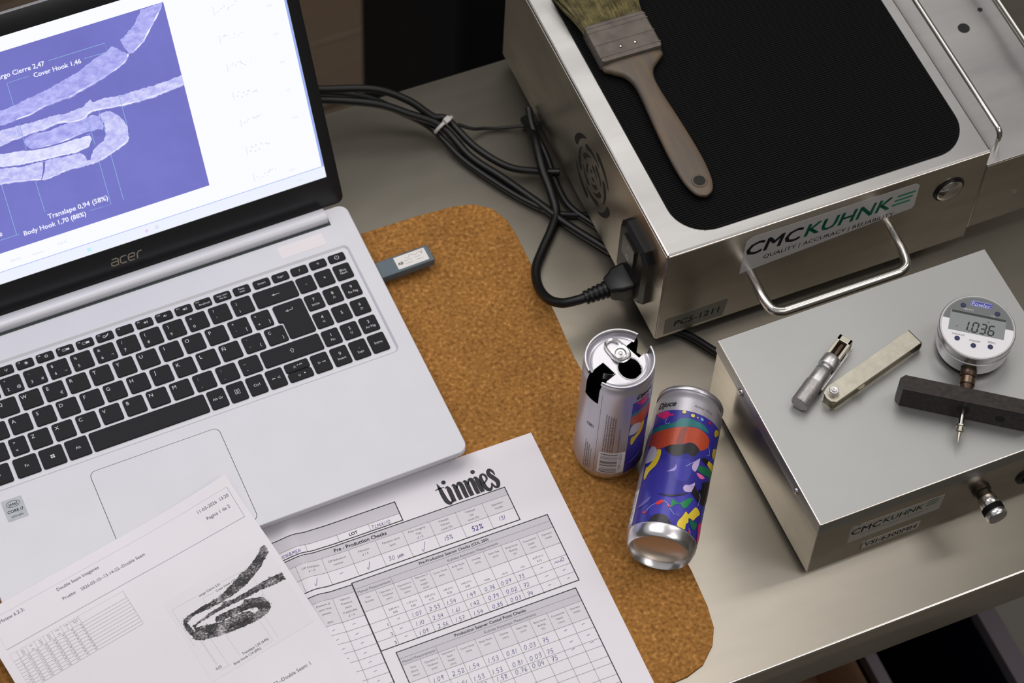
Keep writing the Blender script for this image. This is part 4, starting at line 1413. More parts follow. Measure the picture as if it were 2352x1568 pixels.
# ------------------------------------------------------------------ cans
ALU = M('bare_aluminium', (214, 212, 214), 0.24, 1.0, var=0.03, vscale=80, rvar=0.05)
ALU_LID = M('can_end_aluminium', (200, 198, 204), 0.32, 0.9, rvar=0.04, var=0.02, vscale=60)
ALU_IN = M('can_inside', (74, 72, 70), 0.3, 0.9)
SLEEVE = M('can_sleeve_silver', (196, 192, 200), 0.36, 0.7)
CRAD = 26.5
ART = {
    'pinkblob': ((214, 22, 110), [(-25.4, 103.1), (-15.6, 102.6), (-13.3, 100.0), (-10.5, 99.8), (-10.7, 98.3), (-13.6, 98.1), (-15.6, 96.5), (-18.6, 96.2), (-25.7, 101.3)]),
    'teal': ((36, 116, 118), [(-28.6, 89.0), (-25.8, 89.8), (-15.6, 90.8), (-8.0, 92.2), (-4.9, 95.6), (1.7, 97.3), (9.1, 96.5), (14.8, 96.2), (20.1, 92.4), (15.2, 91.4), (7.7, 91.5), (-0.0, 89.2), (-10.3, 87.1), (-18.2, 85.6), (-28.6, 85.0)]),
    'orange': ((186, 72, 42), [(-28.6, 85.0), (-18.2, 85.6), (-10.3, 86.8), (-0.0, 89.2), (7.9, 90.9), (14.6, 90.7), (21.1, 88.6), (22.7, 84.5), (21.7, 80.1), (18.7, 76.3), (15.0, 73.6), (11.2, 76.7), (6.5, 76.8), (2.1, 74.3), (-2.4, 73.0), (-10.5, 70.4), (-18.4, 68.5), (-28.6, 74.6)]),
    'orangedark': ((140, 58, 44), [(-2.4, 87.8), (1.9, 89.1), (1.3, 81.7), (1.1, 74.1), (-4.1, 73.3), (-3.7, 80.0)]),
    'black': ((36, 34, 36), [(-12.3, 68.3), (-9.5, 71.0), (-4.4, 72.3), (1.7, 73.6), (6.5, 76.8), (10.6, 76.4), (14.6, 74.0), (12.8, 68.7), (10.3, 65.9), (6.7, 66.6), (3.6, 66.0), (-0.6, 62.4), (-4.8, 62.6), (-9.0, 65.1)]),
    'ear': ((196, 190, 208), [(-28.6, 63.8), (-27.8, 70.4), (-24.3, 72.8), (-20.0, 70.2), (-18.0, 65.3), (-18.5, 60.4), (-22.0, 58.2), (-28.6, 58.9)]),
    'yellow': ((224, 196, 44), [(-18.6, 68.3), (-14.7, 67.3), (-14.3, 61.0), (-16.4, 53.8), (-21.8, 48.8), (-24.8, 43.0), (-26.5, 46.1), (-26.3, 54.1), (-23.4, 54.9), (-18.1, 61.6), (-18.0, 65.3)]),
    'eye1': ((198, 176, 220), [(16.7, 67.7), (16.7, 61.4), (15.1, 54.9), (12.5, 54.9), (11.3, 58.0), (12.8, 62.5)]),
    'eye2': ((198, 176, 220), [(16.5, 45.8), (17.0, 40.6), (14.6, 36.3), (10.0, 34.5), (7.9, 36.7), (9.0, 39.9), (12.8, 41.7)]),
    'lilac': ((150, 136, 214), [(-6.8, 47.5), (-3.6, 50.0), (-1.4, 52.6), (-0.6, 55.2), (0.0, 51.7), (-1.3, 48.9), (-4.3, 48.0)]),
    'green': ((30, 112, 74), [(17.4, 61.5), (23.0, 63.4), (36.6, 68.0), (37.6, 63.0), (25.0, 57.2), (16.7, 56.8)]),
    'pink2': ((240, 112, 170), [(16.3, 54.3), (20.1, 55.3), (25.7, 55.2), (21.1, 51.6), (16.9, 52.9)]),
    'blk2': ((30, 28, 34), [(18.0, 68.4), (21.0, 70.3), (25.5, 71.2), (26.7, 66.4), (19.6, 66.3)]),
    'yel2': ((222, 190, 52), [(26.1, 71.0), (30.5, 72.0), (40.0, 74.0), (36.6, 68.0), (26.0, 66.6)]),
    'yel3': ((206, 178, 50), [(27.0, 100.1), (33.7, 103.0), (34.7, 100.9), (28.8, 94.3), (26.5, 96.5)]),
    'yel4': ((206, 178, 50), [(29.2, 83.8), (36.9, 88.4), (35.2, 78.4), (29.8, 77.9)]),
    'blk3': ((26, 24, 30), [(23.6, 49.9), (35.9, 58.6), (41.5, 51.3), (36.9, 39.0), (25.8, 32.9), (21.4, 41.5), (24.5, 44.5)]),
    'mouth': ((40, 36, 60), [(-10.1, 27.9), (-0.5, 28.2), (6.1, 30.7), (12.5, 34.3), (8.1, 30.1), (1.1, 27.0), (-4.8, 26.6)]),
    'blkR': ((34, 30, 40), [(16.8, 43.6), (20.3, 40.2), (23.7, 39.1), (23.3, 32.4), (19.2, 33.7), (15.4, 36.4)]),
    'greenZ': ((36, 136, 82), [(1.5, 16.9), (1.7, 23.7), (2.9, 24.8), (5.6, 23.0), (7.9, 23.4), (11.2, 27.3), (13.8, 30.4), (17.4, 31.8), (16.2, 27.7), (13.4, 21.9), (10.5, 20.5), (8.1, 22.7), (4.6, 20.8)]),
    'red1': ((214, 54, 58), [(-10.0, 19.6), (-7.2, 22.1), (-4.5, 22.6), (-4.2, 20.8), (-8.3, 18.0)]),
    'red2': ((200, 36, 52), [(-1.1, 18.7), (0.3, 20.1), (1.3, 18.2), (0.4, 17.1)]),
    'red3': ((200, 36, 52), [(-19.1, 11.7), (-17.8, 13.3), (-15.6, 11.9), (-17.2, 10.8)]),
    'leaf': ((92, 88, 168), [(-27.1, 17.4), (-24.9, 19.8), (-19.4, 23.1), (-15.6, 25.6), (-14.6, 24.4), (-16.7, 20.9), (-21.2, 18.1)]),
    'blkcirc': ((40, 38, 44), [(-13.0, 2.9), (-11.3, 6.5), (-8.5, 9.5), (-4.6, 10.3), (-0.4, 9.8), (2.5, 6.8), (4.1, 3.1)]),
    'yelB': ((236, 208, 66), [(9.0, 2.8), (9.0, 7.6), (11.5, 13.0), (13.8, 18.7), (16.1, 17.5), (19.2, 23.0), (22.1, 27.1), (26.1, 26.6), (28.4, 24.9), (26.0, 21.7), (23.6, 18.1), (21.7, 15.1), (19.9, 15.3), (17.1, 14.5), (17.6, 11.3), (15.8, 8.7), (15.4, 2.8)]),
    'greenB': ((24, 110, 78), [(17.5, 14.4), (22.3, 14.6), (27.3, 15.6), (26.8, 11.5), (24.1, 8.5), (20.7, 9.4)]),
    'pinkR': ((218, 34, 116), [(29.7, 18.2), (34.7, 20.3), (39.0, 14.4), (36.5, 3.2), (32.3, 3.0), (31.0, 10.5), (29.4, 14.8)]),
    'redB': ((220, 46, 56), [(18.6, 4.5), (20.7, 5.7), (20.9, 3.7), (19.7, 3.0)]),
    'lilacB': ((84, 74, 170), [(5.5, 13.1), (7.1, 15.0), (9.3, 13.6), (8.7, 11.7), (6.8, 11.5)]),
    'paleA': ((62, 58, 164), [(-2, 60), (8, 62), (12, 54), (9, 44), (2, 42), (-1, 50)]),
    'paleB': ((64, 60, 168), [(-14, 16), (-6, 24), (2, 26), (10, 33), (16, 34), (20, 31), (22, 24), (8, 11), (4, 4), (-4, 11.5), (-12, 9)]),
}
ART_ORDER = ['paleA', 'paleB', 'teal', 'orange', 'orangedark', 'black', 'pinkblob', 'ear', 'yellow', 'eye1', 'eye2', 'lilac', 'green', 'pink2', 'blk2', 'yel2', 'yel3', 'yel4', 'blk3', 'blkR', 'mouth',
             'greenZ', 'red1', 'red2', 'red3', 'leaf', 'blkcirc', 'lilacB', 'yelB', 'greenB', 'pinkR', 'redB']


def art_mat(rgb):
    return M('sleeve_ink_%d_%d_%d' % rgb, rgb, 0.3, 0.12, coat=0.2)


def can_wrap(r):
    return lambda a, h: (r * math.cos(a / CRAD), r * math.sin(a / CRAD), h)


def cut_mesh(o, boxes):
    """remove notches from a can shell: each box = (n, lo, hi, u, side, z0) in can coordinates (mm)"""
    bm = bmesh.new()
    bm.from_mesh(o.data)
    for (n, lo, hi, u, lim, sign, z0) in boxes:
        for co, no in ((Vector((n[0] * lo, n[1] * lo, 0)), Vector((n[0], n[1], 0))), (Vector((n[0] * hi, n[1] * hi, 0)), Vector((n[0], n[1], 0))),
                       (Vector((u[0] * lim, u[1] * lim, 0)), Vector((u[0], u[1], 0))), (Vector((0, 0, z0)), Vector((0, 0, 1)))):
            bmesh.ops.bisect_plane(bm, geom=bm.verts[:] + bm.edges[:] + bm.faces[:], plane_co=co * 0.001, plane_no=no, dist=1e-7)
    dead = []
    for fc in bm.faces:
        c = fc.calc_center_median() * 1000
        for (n, lo, hi, u, lim, sign, z0) in boxes:
            d, e = c.x * n[0] + c.y * n[1], c.x * u[0] + c.y * u[1]
            if lo < d < hi and (e - lim) * sign > 0 and c.z > z0:
                dead.append(fc)
                break
    bmesh.ops.delete(bm, geom=dead, context='FACES')
    bm.to_mesh(o.data)
    bm.free()
    o.data.set_sharp_from_angle(angle=math.radians(30))


def make_can(label, mat4, cut=None, rot=0.0, mouth=False):
    root = bpy.data.objects.new('drink_can', None)
    root.empty_display_size = 0.02
    link(root)
    root.matrix_world = mat4
    tag(root, label, 'drink can')
    made = []
    # body shell: stand ring, chime, wall, neck
    prof = [(21.0, 5.5), (22.3, 1.2), (23.2, 0.0), (24.0, 0.5), (25.0, 3.2), (26.2, 7.0), (26.5, 9.8)]
    sil = MB().lathe(prof, 96, cap0=False, cap1=False).build('bottom_rim', ALU, root, 50)
    dome = MB().lathe([(21.0, 5.5), (20.0, 8.2), (16, 10.6), (10, 12.4), (4, 13.2), (0.01, 13.3)], 64, cap0=False, cap1=False).build('bottom_dome', M('can_dome', (228, 212, 198), 0.42, 1.0, rvar=0.05), root, 60)
    fl = Flat()
    rr_ = random.Random(4)
    for row, (yy, n, x0) in enumerate(((6.5, 8, -5.5), (4.2, 8, -6), (0.9, 4, -2.6), (-1.2, 4, -2.6))):
        for c in range(n):
            for _ in range(4):
                fl.disc(x0 + c * 1.5 + rr_.uniform(0, 1.0), yy + rr_.uniform(-0.8, 0.8), 0.16, n=5)
    fl.build('date_code', TONER, dome, lambda x, y: (x * math.cos(DC) - y * math.sin(DC), x * math.sin(DC) + y * math.cos(DC), 13.0 - 0.026 * (x * x + y * y)))
    wall = MB().lathe([(26.5, 9.8), (26.5, 40), (26.5, 80), (26.5, 121.5), (26.2, 124.0), (25.0, 127.4), (24.3, 129.6), (24.4, 130.5)], 96, cap0=False, cap1=False).build('body', SLEEVE, root, 50)
    inner = MB().lathe([(22.0, 11.0), (26.3, 14), (26.3, 121), (24.1, 129.6)], 64, cap0=False, cap1=False).build('inside_wall', ALU_IN, root, 50)
    # end: seam, chuck wall, countersink, panel
    lidp = [(24.4, 130.2), (25.6, 130.4), (26.0, 131.0), (26.0, 133.2), (25.5, 134.0), (24.6, 134.0), (24.1, 133.2), (23.2, 129.6), (22.2, 127.6), (21.4, 127.3), (20.7, 128.0), (20.4, 129.4), (19.6, 129.8), (12.0, 129.8), (6.0, 129.9), (0.01, 129.9)]
    end = MB().lathe(lidp, 96, cap0=False, cap1=False).build('end_panel', ALU_LID, root, 40)
    made = [wall, inner, end]
    # sleeve print
    bg = Flat()
    na = 104
    for i in range(na):
        bg.rect(i * 104.0 / na, 10.6, (i + 1) * 104.0 / na, 110.6, 500)
    blue = bg.build('sleeve_art', M('sleeve_blue', (52, 48, 150), 0.3, 0.12, coat=0.2, var=0.14, vscale=26), wall, can_wrap(26.54))
    made.append(blue)
    lay = 26.57
    for nm in ART_ORDER:
        rgb, pts = ART[nm]
        q = spline([(a + 29.0, h + 7.0) for a, h in pts + pts[:1]], 3)[:-1]
        q = [(max(0.05, a), min(110.5, max(10.7, h))) for a, h in q]
        ob = Flat().poly(q, maxlen=1.3).build('sleeve_art', art_mat(rgb), wall, can_wrap(lay))
        made.append(ob)
        lay += 0.014
    dots = Flat()
    for a, h, r in ((-2.8, 101.8, 1.5), (4.0, 100.3, 1.6), (7.8, 99.8, 0.7)):
        dots.disc(a + 29, h + 7, r, n=12)
    dots.build('sleeve_art', art_mat((216, 206, 96)), wall, can_wrap(lay))
    Flat().disc(40.5, 106.9, 1.3).build('sleeve_art', art_mat((110, 168, 214)), wall, can_wrap(lay))
    Flat().disc(47.7, 107.6, 1.3).build('sleeve_art', art_mat((190, 28, 40)), wall, can_wrap(lay))
    ff = Flat()
    for P in ([(14, 103), (13, 99.5), (15, 97.5), (17, 99)], [(50.5, 88), (53, 86), (54, 82), (51, 80.5)], [(25, 29), (27.5, 27.5), (29, 25)], [(30, 23.6), (32, 21.5), (34.5, 19)], [(13, 20), (16, 24), (19, 26)], [(48, 14), (51, 10.8)], [(52, 47), (53.5, 43), (52.6, 36)], [(35.5, 62.2), (44, 72)], [(39, 47), (45, 49)]):
        ff.line(spline([(a, h) for a, h in P], 5), 0.35, 99)
    made.append(ff.build('sleeve_art', art_mat((176, 186, 232)), wall, can_wrap(lay + 0.01)))
    tb = Flat()
    tb.text('Djuce', 10.6, 116.8, w=16.0, bold=0.035, shear=0.32)
    tb.build('brand_lettering', TONER, wall, can_wrap(26.6))
    tn = Flat()
    tn.text('Amber Wine', 40.8, 116.6, w=16.0)
    tn.line([(-23.7, 12), (-23.7, 120)], 0.2, 4)
    for i, (a, h0, h1) in enumerate(((-18.6, 45, 97), (-17.0, 45, 96), (-15.2, 45, 95), (-13.4, 45, 94), (-11.6, 45, 93), (-7.2, 45, 78))):
        rt = random.Random(40 + i)
        s = ' '.join(''.join(rt.choice('aeinorstlmcdu') for _ in range(rt.randint(3, 9))) for _ in range(8))
        tn.text(s, a, (h0 + h1) / 2, w=(h1 - h0), rot=PI / 2)
    for i, (a, h0, h1) in enumerate(((-33.2, 12, 50), (-31.4, 12, 48), (-29.6, 14, 46), (-27.6, 14, 42))):
        rt = random.Random(60 + i)
        s = ' '.join(''.join(rt.choice('aeinorstlmcdu') for _ in range(rt.randint(3, 9))) for _ in range(6))
        tn.text(s, a, (h0 + h1) / 2, w=(h1 - h0), rot=PI / 2)
    tn.ring(-31, 73, 3.2, 0.5, ry=1.8)
    tn.line([(-33, 72), (-29, 74)], 0.5)
    tn.text('ZZ', -31, 73, w=3)
    tn.build('sleeve_text', TONER_SOFT, wall, can_wrap(26.6))
    bc0 = Flat()
    for i in range(10):
        bc0.rect(-21 + i * 2.05, 14, -21 + (i + 1) * 2.05, 43.5, 99)
    bc0.build('barcode_field', M('sleeve_white', (226, 222, 226), 0.4), wall, can_wrap(26.56))
    bc = Flat()
    rb = random.Random(9)
    h = 15.2
    while h < 41.5:
        w_ = rb.choice((0.35, 0.35, 0.7, 1.05))
        for i in range(6):
            bc.rect(-19.5 + i * 2.2, h, -17.3 + i * 2.2, h + w_, 99)
        h += w_ + rb.choice((0.35, 0.7, 0.7, 1.0))
    bc.text('7 350012 520553', -4.4, 28.5, w=25, rot=PI / 2)
    bc.build('barcode', TONER, wall, can_wrap(26.6))
    # pull tab
    if mouth:
        bm = bmesh.new()
        bm.from_mesh(end.data)
        # open mouth: drop panel faces inside the score line
        bmesh.ops.subdivide_edges(bm, edges=[e for e in bm.edges if all(v.co.to_2d().length < 0.0197 for v in e.verts)], cuts=5, use_grid_fill=True)
        cx, cy = MOUTH
        dead = [fc for fc in bm.faces if ((fc.calc_center_median().x * 1000 - cx) / 9.4) ** 2 + ((fc.calc_center_median().y * 1000 - cy) / 8.4) ** 2 < 1 and fc.calc_center_median().z > 0.129]
        bmesh.ops.delete(bm, geom=dead, context='FACES')
        bm.to_mesh(end.data)
        bm.free()
        MB().tube([(cx + 9.7 * math.cos(2 * PI * i / 40), cy + 8.7 * math.sin(2 * PI * i / 40), 130.0) for i in range(41)], 0.45, 8).build('mouth_bead', ALU_LID, root)
        TABM = ALU
        ta = TABROT
        c_, s_ = math.cos(ta), math.sin(ta)

        def tabmap(x, y, z):
            return (TABC[0] + x * c_ - y * s_, TABC[1] + x * s_ + y * c_, z)
        outl = [(7.4 * math.cos(2 * PI * i / 40), 11.5 * math.sin(2 * PI * i / 40) * (1.0 if math.sin(2 * PI * i / 40) > 0 else 1.0)) for i in range(40)]
        outl = [(math.copysign(abs(x / 7.4) ** 0.72 * 7.4, x) * (0.92 if y > 0 else 1.0), math.copysign(abs(y / 11.5) ** 0.8 * 11.5, y)) for x, y in outl]
        hole = [(0 + 4.6 * math.cos(2 * PI * i / 40), 5.6 + 3.9 * math.sin(2 * PI * i / 40)) for i in range(40)]
        mb = MB().rings([[(x, y, 131.4) for x, y in hole], [(x, y, 131.2) for x, y in outl], [(x, y, 132.4) for x, y in outl], [(x, y, 132.9) for x, y in inset(outl, 0.8)], [(x, y, 132.3) for x, y in inset(outl, 1.8)], [(x, y, 132.5) for x, y in hole], [(x, y, 131.4) for x, y in hole]], False, False)
        tabo = mb.mapped(tabmap).build('pull_tab', TABM, root, 50)
        MB().lathe([(4.2, 132.35), (4.4, 132.8), (3.8, 133.0), (3.2, 132.2), (1.8, 132.0), (1.5, 133.1), (0.9, 133.4), (0.01, 133.4)], 32, cap0=False, cap1=False).mapped(lambda x, y, z: tabmap(x, y - 3.6, z)).build('rivet', ALU, tabo, 50)
    if cut:
        for ob in made:
            cut_mesh(ob, cut)
        # bent strips left inside the notches
        for P in ([(-15.5, -5.5), (-9.6, -9.2), (-7.6, -8.2)], [(8.4, -0.6), (12.2, -4.4)]):
            mb = MB()
            mb.rings([[(x, y, 130.2), (x + 0.1, y + 0.2, 130.2), (x + 0.1, y + 0.2, 123), (x, y, 123)] for x, y in [rotp(p, -rot) for p in P]])
            mb.build('bent_strip', ALU, root, 0)
    return root


def rotp(p, a):
    return (p[0] * math.cos(a) - p[1] * math.sin(a), p[0] * math.sin(a) + p[1] * math.cos(a))


DC = 1.9
r1 = -41.2 / CRAD
m1 = Matrix.Translation((0.5162, 0.2104, TZ + 0.00305)) @ Matrix.Rotation(r1, 4, 'Z')
# features of the sawn can are given in bench directions, turned into can coordinates
MOUTH = rotp((4.3, -8.6), -r1)
TABC = rotp((1.7, 8.0), -r1)
TABROT = math.atan2(19 + 2.5, -1 - 4.5) - PI / 2 - r1
nn, uu = rotp((-0.34, 0.94), -r1), rotp((0.94, 0.34), -r1)
make_can('upright silver can with a strip sawn out of its opened top', m1, cut=[(nn, -6.3, 7.2, uu, -9.8, -1, 106.0), (nn, -7.2, 6.2, uu, 12.6, 1, 108.0)], rot=r1, mouth=True)
P0, P1 = Vector((512.3, 109.6, 29.6)), Vector((587.4, 215.8, 26.9))
ax = (P1 - P0).normalized()
e1 = (Vector((0, 0, 1)) - ax * ax.z).normalized()
e2 = ax.cross(e1)
rot3 = Matrix((e1, e2, ax)).transposed().to_4x4()
loc = (P0 - ax * 7.0) * 0.001
DC = 0.2
m2 = Matrix.Translation((loc.x, loc.y, TZ + loc.z)) @ rot3 @ Matrix.Rotation(-29.0 / CRAD, 4, 'Z')
make_can('can with a colourful blue face print lying on its side', m2)

# ------------------------------------------------------------------ low steel box (front right)
vsi = thing('measuring_box', 'low stainless steel box with three gauges lying on its lid', 'steel box', 610.9, 58.2, 0, 0.00136)
VW, VD, VH = 231.5, 172.1, 78.9
MB().rbox(0.9, 0.9, VW - 0.9, VD - 0.9, 4.0, VH - 1.0, 1.2, 0.1, 0.8).build('body', STEEL_SIDE, vsi, 30)
mb = MB()
lo_ = rrect(0, 0, VW, VD, 0.9, 3)
mb.rings([[(x, y, VH - 13.5) for x, y in lo_], [(x, y, VH - 0.9) for x, y in lo_], [(x, y, VH - 0.25) for x, y in inset(lo_, 0.25)], [(x, y, VH) for x, y in inset(lo_, 0.9)]], False, True)
mb.build('lid', STEEL_LID, vsi, 30)
rims = []
for i in range(7):
    a = PI / 2 * i / 6
    rims.append([(x, y, VH - 0.9 + 0.93 * math.sin(a)) for x, y in inset(lo_, 0.9 * (1 - math.cos(a)) - 0.03)])
MB().rings(rims, False, False).build('lid_edge', EDGE, vsi, 60)  # strip carrying the painted highlight round the lid
for x in (12, VW - 12):
    for y in (12, VD - 12):
        MB().lathe([(8, 0.02), (8, 3.4), (6.5, 4.2)], 20, (x, y, 0)).build('foot', BLACK_RUBBER, vsi)
for y, z in ((128.0, VH - 9.0), (36.0, VH - 8.0)):
    MB().lathe([(3.4, -0.3), (3.2, 1.0), (2.0, 1.9), (0.01, 2.1)], 20, (0, y, z), (-1, 0, 0), cap0=False, cap1=False).build('screw', CHROME, vsi, 50)
for y in (40.0, 132.0):
    MB().lathe([(3.4, -0.3), (3.2, 1.0), (2.0, 1.9), (0.01, 2.1)], 20, (VW, y, VH - 8), (1, 0, 0), cap0=False, cap1=False).build('screw', CHROME, vsi, 50)


def front(z_off=0.0, y=0.9):
    return lambda x, z: (x, y - z_off, z)


STKM = M('label_translucent', (186, 182, 176), 0.35, 0.6)
# sloping-edged maker label
s1 = MB()
po = [(29.5, 30.5), (108.0, 31.5), (108.8, 52.0), (32.0, 54.5), (30.0, 53.0)]
s1.rings([[(x, 0.95, z) for x, z in po], [(x, 0.8, z) for x, z in po]])
so = s1.build('maker_label', STKM, vsi, 0)
fl = Flat()
fl.text('CMC', 44.3, 45.2, w=25.0, bold=0.01, shear=0.12)
fl.build('label_print', TONER, so, front(0.14))
fl = Flat()
fl.text('KUHNK', 75.0, 46.0, w=33.5, bold=0.01, shear=0.12)
for k in range(3):
    fl.rect(94.0 + 0.8 * k, 43.6 + 2.9 * k, 103.0 + 0.8 * k, 44.8 + 2.9 * k, 99)
fl.build('label_print', M('print_green', (40, 92, 76), 0.5), so, front(0.14))
fl = Flat()
fl.text('QUALITY | ACCURACY | RELIABILITY', 69.0, 38.2, w=58.0)
fl.line([(30.0, 31.0), (31.2, 50.0), (33.5, 54.2), (38.0, 54.4)], 0.7, 99)
fl.build('label_print', TONER_GREY, so, front(0.14))
fl = Flat()
fl.text('VSI-6300MH', 69.5, 16.6, w=44.0, bold=0.004, shear=0.1)
fl.line([(44.4, 11.2), (45.0, 19.0), (46.4, 21.2), (49.0, 21.4)], 0.7, 99)
MB().box(44.6, 0.82, 11.2, 94.0, 0.95, 22.0).build('model_label', STKM, vsi, 0)
fl.build('model_print', TONER, vsi, front(0.14))
kn = MB().lathe([(7.4, -0.5), (7.4, 3.5), (6.2, 4.2), (6.2, 9.0)], 32, (141.6, 0.9, 39.5), (0, -1, 0)).build('valve_knob', M('dark_bronze', (74, 66, 56), 0.35, 0.9), vsi, 40)
MB().lathe([(7.2, 9.0), (7.5, 9.4), (7.5, 17.0), (7.2, 17.4)], 32, (141.6, 0.9, 39.5), (0, -1, 0)).build('sleeve_ring', CHROME, kn, 40)
MB().lathe([(8.3, 17.4), (8.5, 17.8), (8.5, 21.6), (8.3, 22.0)], 32, (141.6, 0.9, 39.5), (0, -1, 0)).build('grip_ring', BLACK_RUBBER, kn, 40)
MB().lathe([(8.1, 22.0), (8.3, 22.3), (8.3, 26.0), (7.4, 27.2), (0.5, 27.4), (0.01, 26.9)], 32, (141.6, 0.9, 39.5), (0, -1, 0), cap1=False).build('cap', ALU, kn, 40)
MB().lathe([(10, -0.3), (10, 1.6), (8.6, 2.2), (6, 2.2), (5.6, 0.4), (0.01, 0.4)], 32, (183.5, 0.9, 33.0), (0, -1, 0), cap1=False).build('socket', BLACK_PLASTIC, vsi, 40)

# ------------------------------------------------------------------ tools on the lid (mm from the lid's front left corner, z from its top)
BX, BY, BZ = 610.9, 58.2, VH


def on_box(name, label, cat, x, y, yaw):
    return thing(name, label, cat, BX + x, BY + y, BZ + 0.05, yaw + 0.00136)


GALV = M('worn_steel', (178, 173, 160), 0.36, 1.0, var=0.07, vscale=200, rvar=0.04, bump=0.05, bscale=900)
SATIN = M('satin_chrome', (206, 204, 204), 0.42, 1.0, var=0.12, vscale=420, rvar=0.08)
RUST = M('brown_spindle', (84, 68, 58), 0.4, 0.8, var=0.3, vscale=400)
# seam micrometer: x along its axis from the thimble end
mic = on_box('seam_micrometer', 'small steel micrometer with knurled thimble and slotted end', 'micrometer', 29.0, 94.5, math.atan2(36.5, 57))
kz = 6.9
mb = MB()
nk, nl = 40, 26
kv = []
for i in range(nl + 1):
    kv.append([])
    for j in range(nk):
        r = 6.5 + (0.38 if (i + j) % 2 else -0.1)
        a = 2 * PI * (j + 0.5 * (i % 2)) / nk
        kv[-1].append((0.6 + 22.0 * i / nl, r * math.cos(a), kz + r * math.sin(a)))
mb.rings([[(0.0, 5.9 * math.cos(2 * PI * j / nk), kz + 5.9 * math.sin(2 * PI * j / nk)) for j in range(nk)]] + kv)
mb.build('thimble', M('knurled_steel', (176, 172, 172), 0.45, 0.8, var=0.15, vscale=500), mic, 15)
MB().lathe([(6.3, 22.6), (6.4, 23.0), (6.4, 36.5), (5.9, 37.2)], 40, (0, 0, kz), (1, 0, 0)).build('thimble_sleeve', SATIN, mic, 40)
fl = Flat()
for i in range(20):
    fl.line([(35.0, 0.62 * i), (36.2 if i % 5 else 33.8, 0.62 * i)], 0.14)
fl.build('graduations', TONER, mic, lambda x, y: (x, 6.44 * math.cos(y / 6.4 + 0.3), kz + 6.44 * math.sin(y / 6.4 + 0.3)))
MB().lathe([(5.2, 37.2), (5.2, 40.0)], 40, (0, 0, kz), (1, 0, 0)).build('barrel', SATIN, mic, 40)
MB().lathe([(6.7, 40.0), (7.1, 40.5), (7.1, 49.0), (6.6, 49.6)], 40, (0, 0, kz + 0.2), (1, 0, 0)).build('collar', SATIN, mic, 40)
MB().cyl((49, 0, kz), (64, 0, kz), 2.1, 20).build('spindle', RUST, mic)
mb = MB()
mb.rbox(49.0, -5.6, 69.5, -3.4, 1.0, 11.6, 0.6, 0.3)
mb.rbox(49.0, 3.2, 69.5, 5.6, 1.0, 11.6, 0.6, 0.3)
mb.rbox(64.5, -5.6, 69.5, 5.6, 1.0, 11.6, 0.6, 0.3)
mb.rbox(44.0, -6.6, 70.5, 5.6, 0.05, 1.6, 0.6, 0.2)
mb.build('frame', GALV, mic)
MB().rbox(22.0, -7.6, 62.0, -6.2, 0.05, 5.0, 0.4, 0.2).build('side_rail', SATIN, mic)

# folding feeler gauge: x from the bolt end
fg = on_box('feeler_gauge', 'long flat feeler gauge with hex bolt and folded blades', 'feeler gauge', 51.0, 83.0, math.atan2(23.4, 84.5))
W_ = 14.2
case_o = [(3.5, 0), (90, 0), (90, W_), (7, W_), (1.2, W_ - 2.5), (0, W_ - 7), (0.8, 2.6)]
mb = MB().prism(case_o, 10.2, 11.4, 0.15)
mb.build('top_plate', GALV, fg, 20)
MB().prism(case_o, 0.05, 1.3, 0.1).build('bottom_plate', GALV, fg, 20)
arc = [(90 + 2.2 * math.sin(a), 5.7 - 5.65 * math.cos(a)) for a in [PI * i / 10 for i in range(11)]]
mb = MB()
mb.rings([[(x, 0.05, z), (x, W_ - 0.05, z), (x - 1.0 if i not in (0, 10) else x, W_ - 0.05, z + (0.9 if i == 0 else -0.9 if i == 10 else 0)), (x - 1.0 if i not in (0, 10) else x, 0.05, z + (0.9 if i == 0 else -0.9 if i == 10 else 0))] for i, (x, z) in enumerate(arc)])
mb.build('folded_end', GALV, fg, 40)
zz_ = 1.6
for i in range(8):
    t_ = 0.85
    k_ = 1.0 * (i % 3)
    MB().prism([(1.0 + k_ * 0.3, 0.4 + 0.2 * k_), (84 - 3 * k_, 0.4 + 0.2 * k_), (86 - 3 * k_, W_ - 0.6), (6, W_ - 0.6), (0.6, W_ - 4)], zz_, zz_ + t_).build('blade', M('blade_brass_grey', (148, 134, 108), 0.34, 1.0, var=0.25, vscale=300) if i % 2 else GALV, fg, 20)
    zz_ += 1.06
MB().lathe([(4.8, 0), (4.8, 1.0)], 24, (7.2, 7.4, 11.4)).build('washer', GALV, fg)
MB().lathe([(4.0, 0), (4.0, 2.6), (3.5, 3.1)], 6, (7.2, 7.4, 12.4)).build('hex_bolt', SATIN, fg, 20)
MB().lathe([(2.4, 0), (2.2, 1.4), (1.2, 1.5), (0.01, 1.0)], 20, (7.2, 7.4, 15.5), cap1=False).build('bolt_end', SATIN, fg, 40)
MB().lathe([(5.6, 0), (5.6, 0.35), (5.2, 0.5)], 32, (28.0, 3.2, 9.9)).build('thumb_disc', M('thumb_grey', (120, 112, 96), 0.35, 1.0), fg)

# dial depth gauge: origin under the dial centre, y up the dial, x to its right
dg = on_box('depth_gauge', 'round digital depth gauge reading 1.036 on a black base bar', 'depth gauge', 176.6, 95.5, math.atan2(-0.585, 0.81))
DGH = M('gauge_housing', (196, 194, 196), 0.28, 0.8, rvar=0.05, var=0.02, vscale=100)
MB().lathe([(25.5, 3.0), (27.5, 5.0), (27.5, 13.0), (28.6, 14.0), (28.6, 18.0), (27.9, 18.6), (27.9, 22.0), (29.0, 22.8), (29.0, 26.6), (28.3, 27.3), (27.2, 27.3), (27.0, 26.8)], 72).build('housing', DGH, dg, 40)
FZ = 26.85


def disc_face(r, n=96):
    return [(r * math.cos(2 * PI * i / n), r * math.sin(2 * PI * i / n)) for i in range(n)]


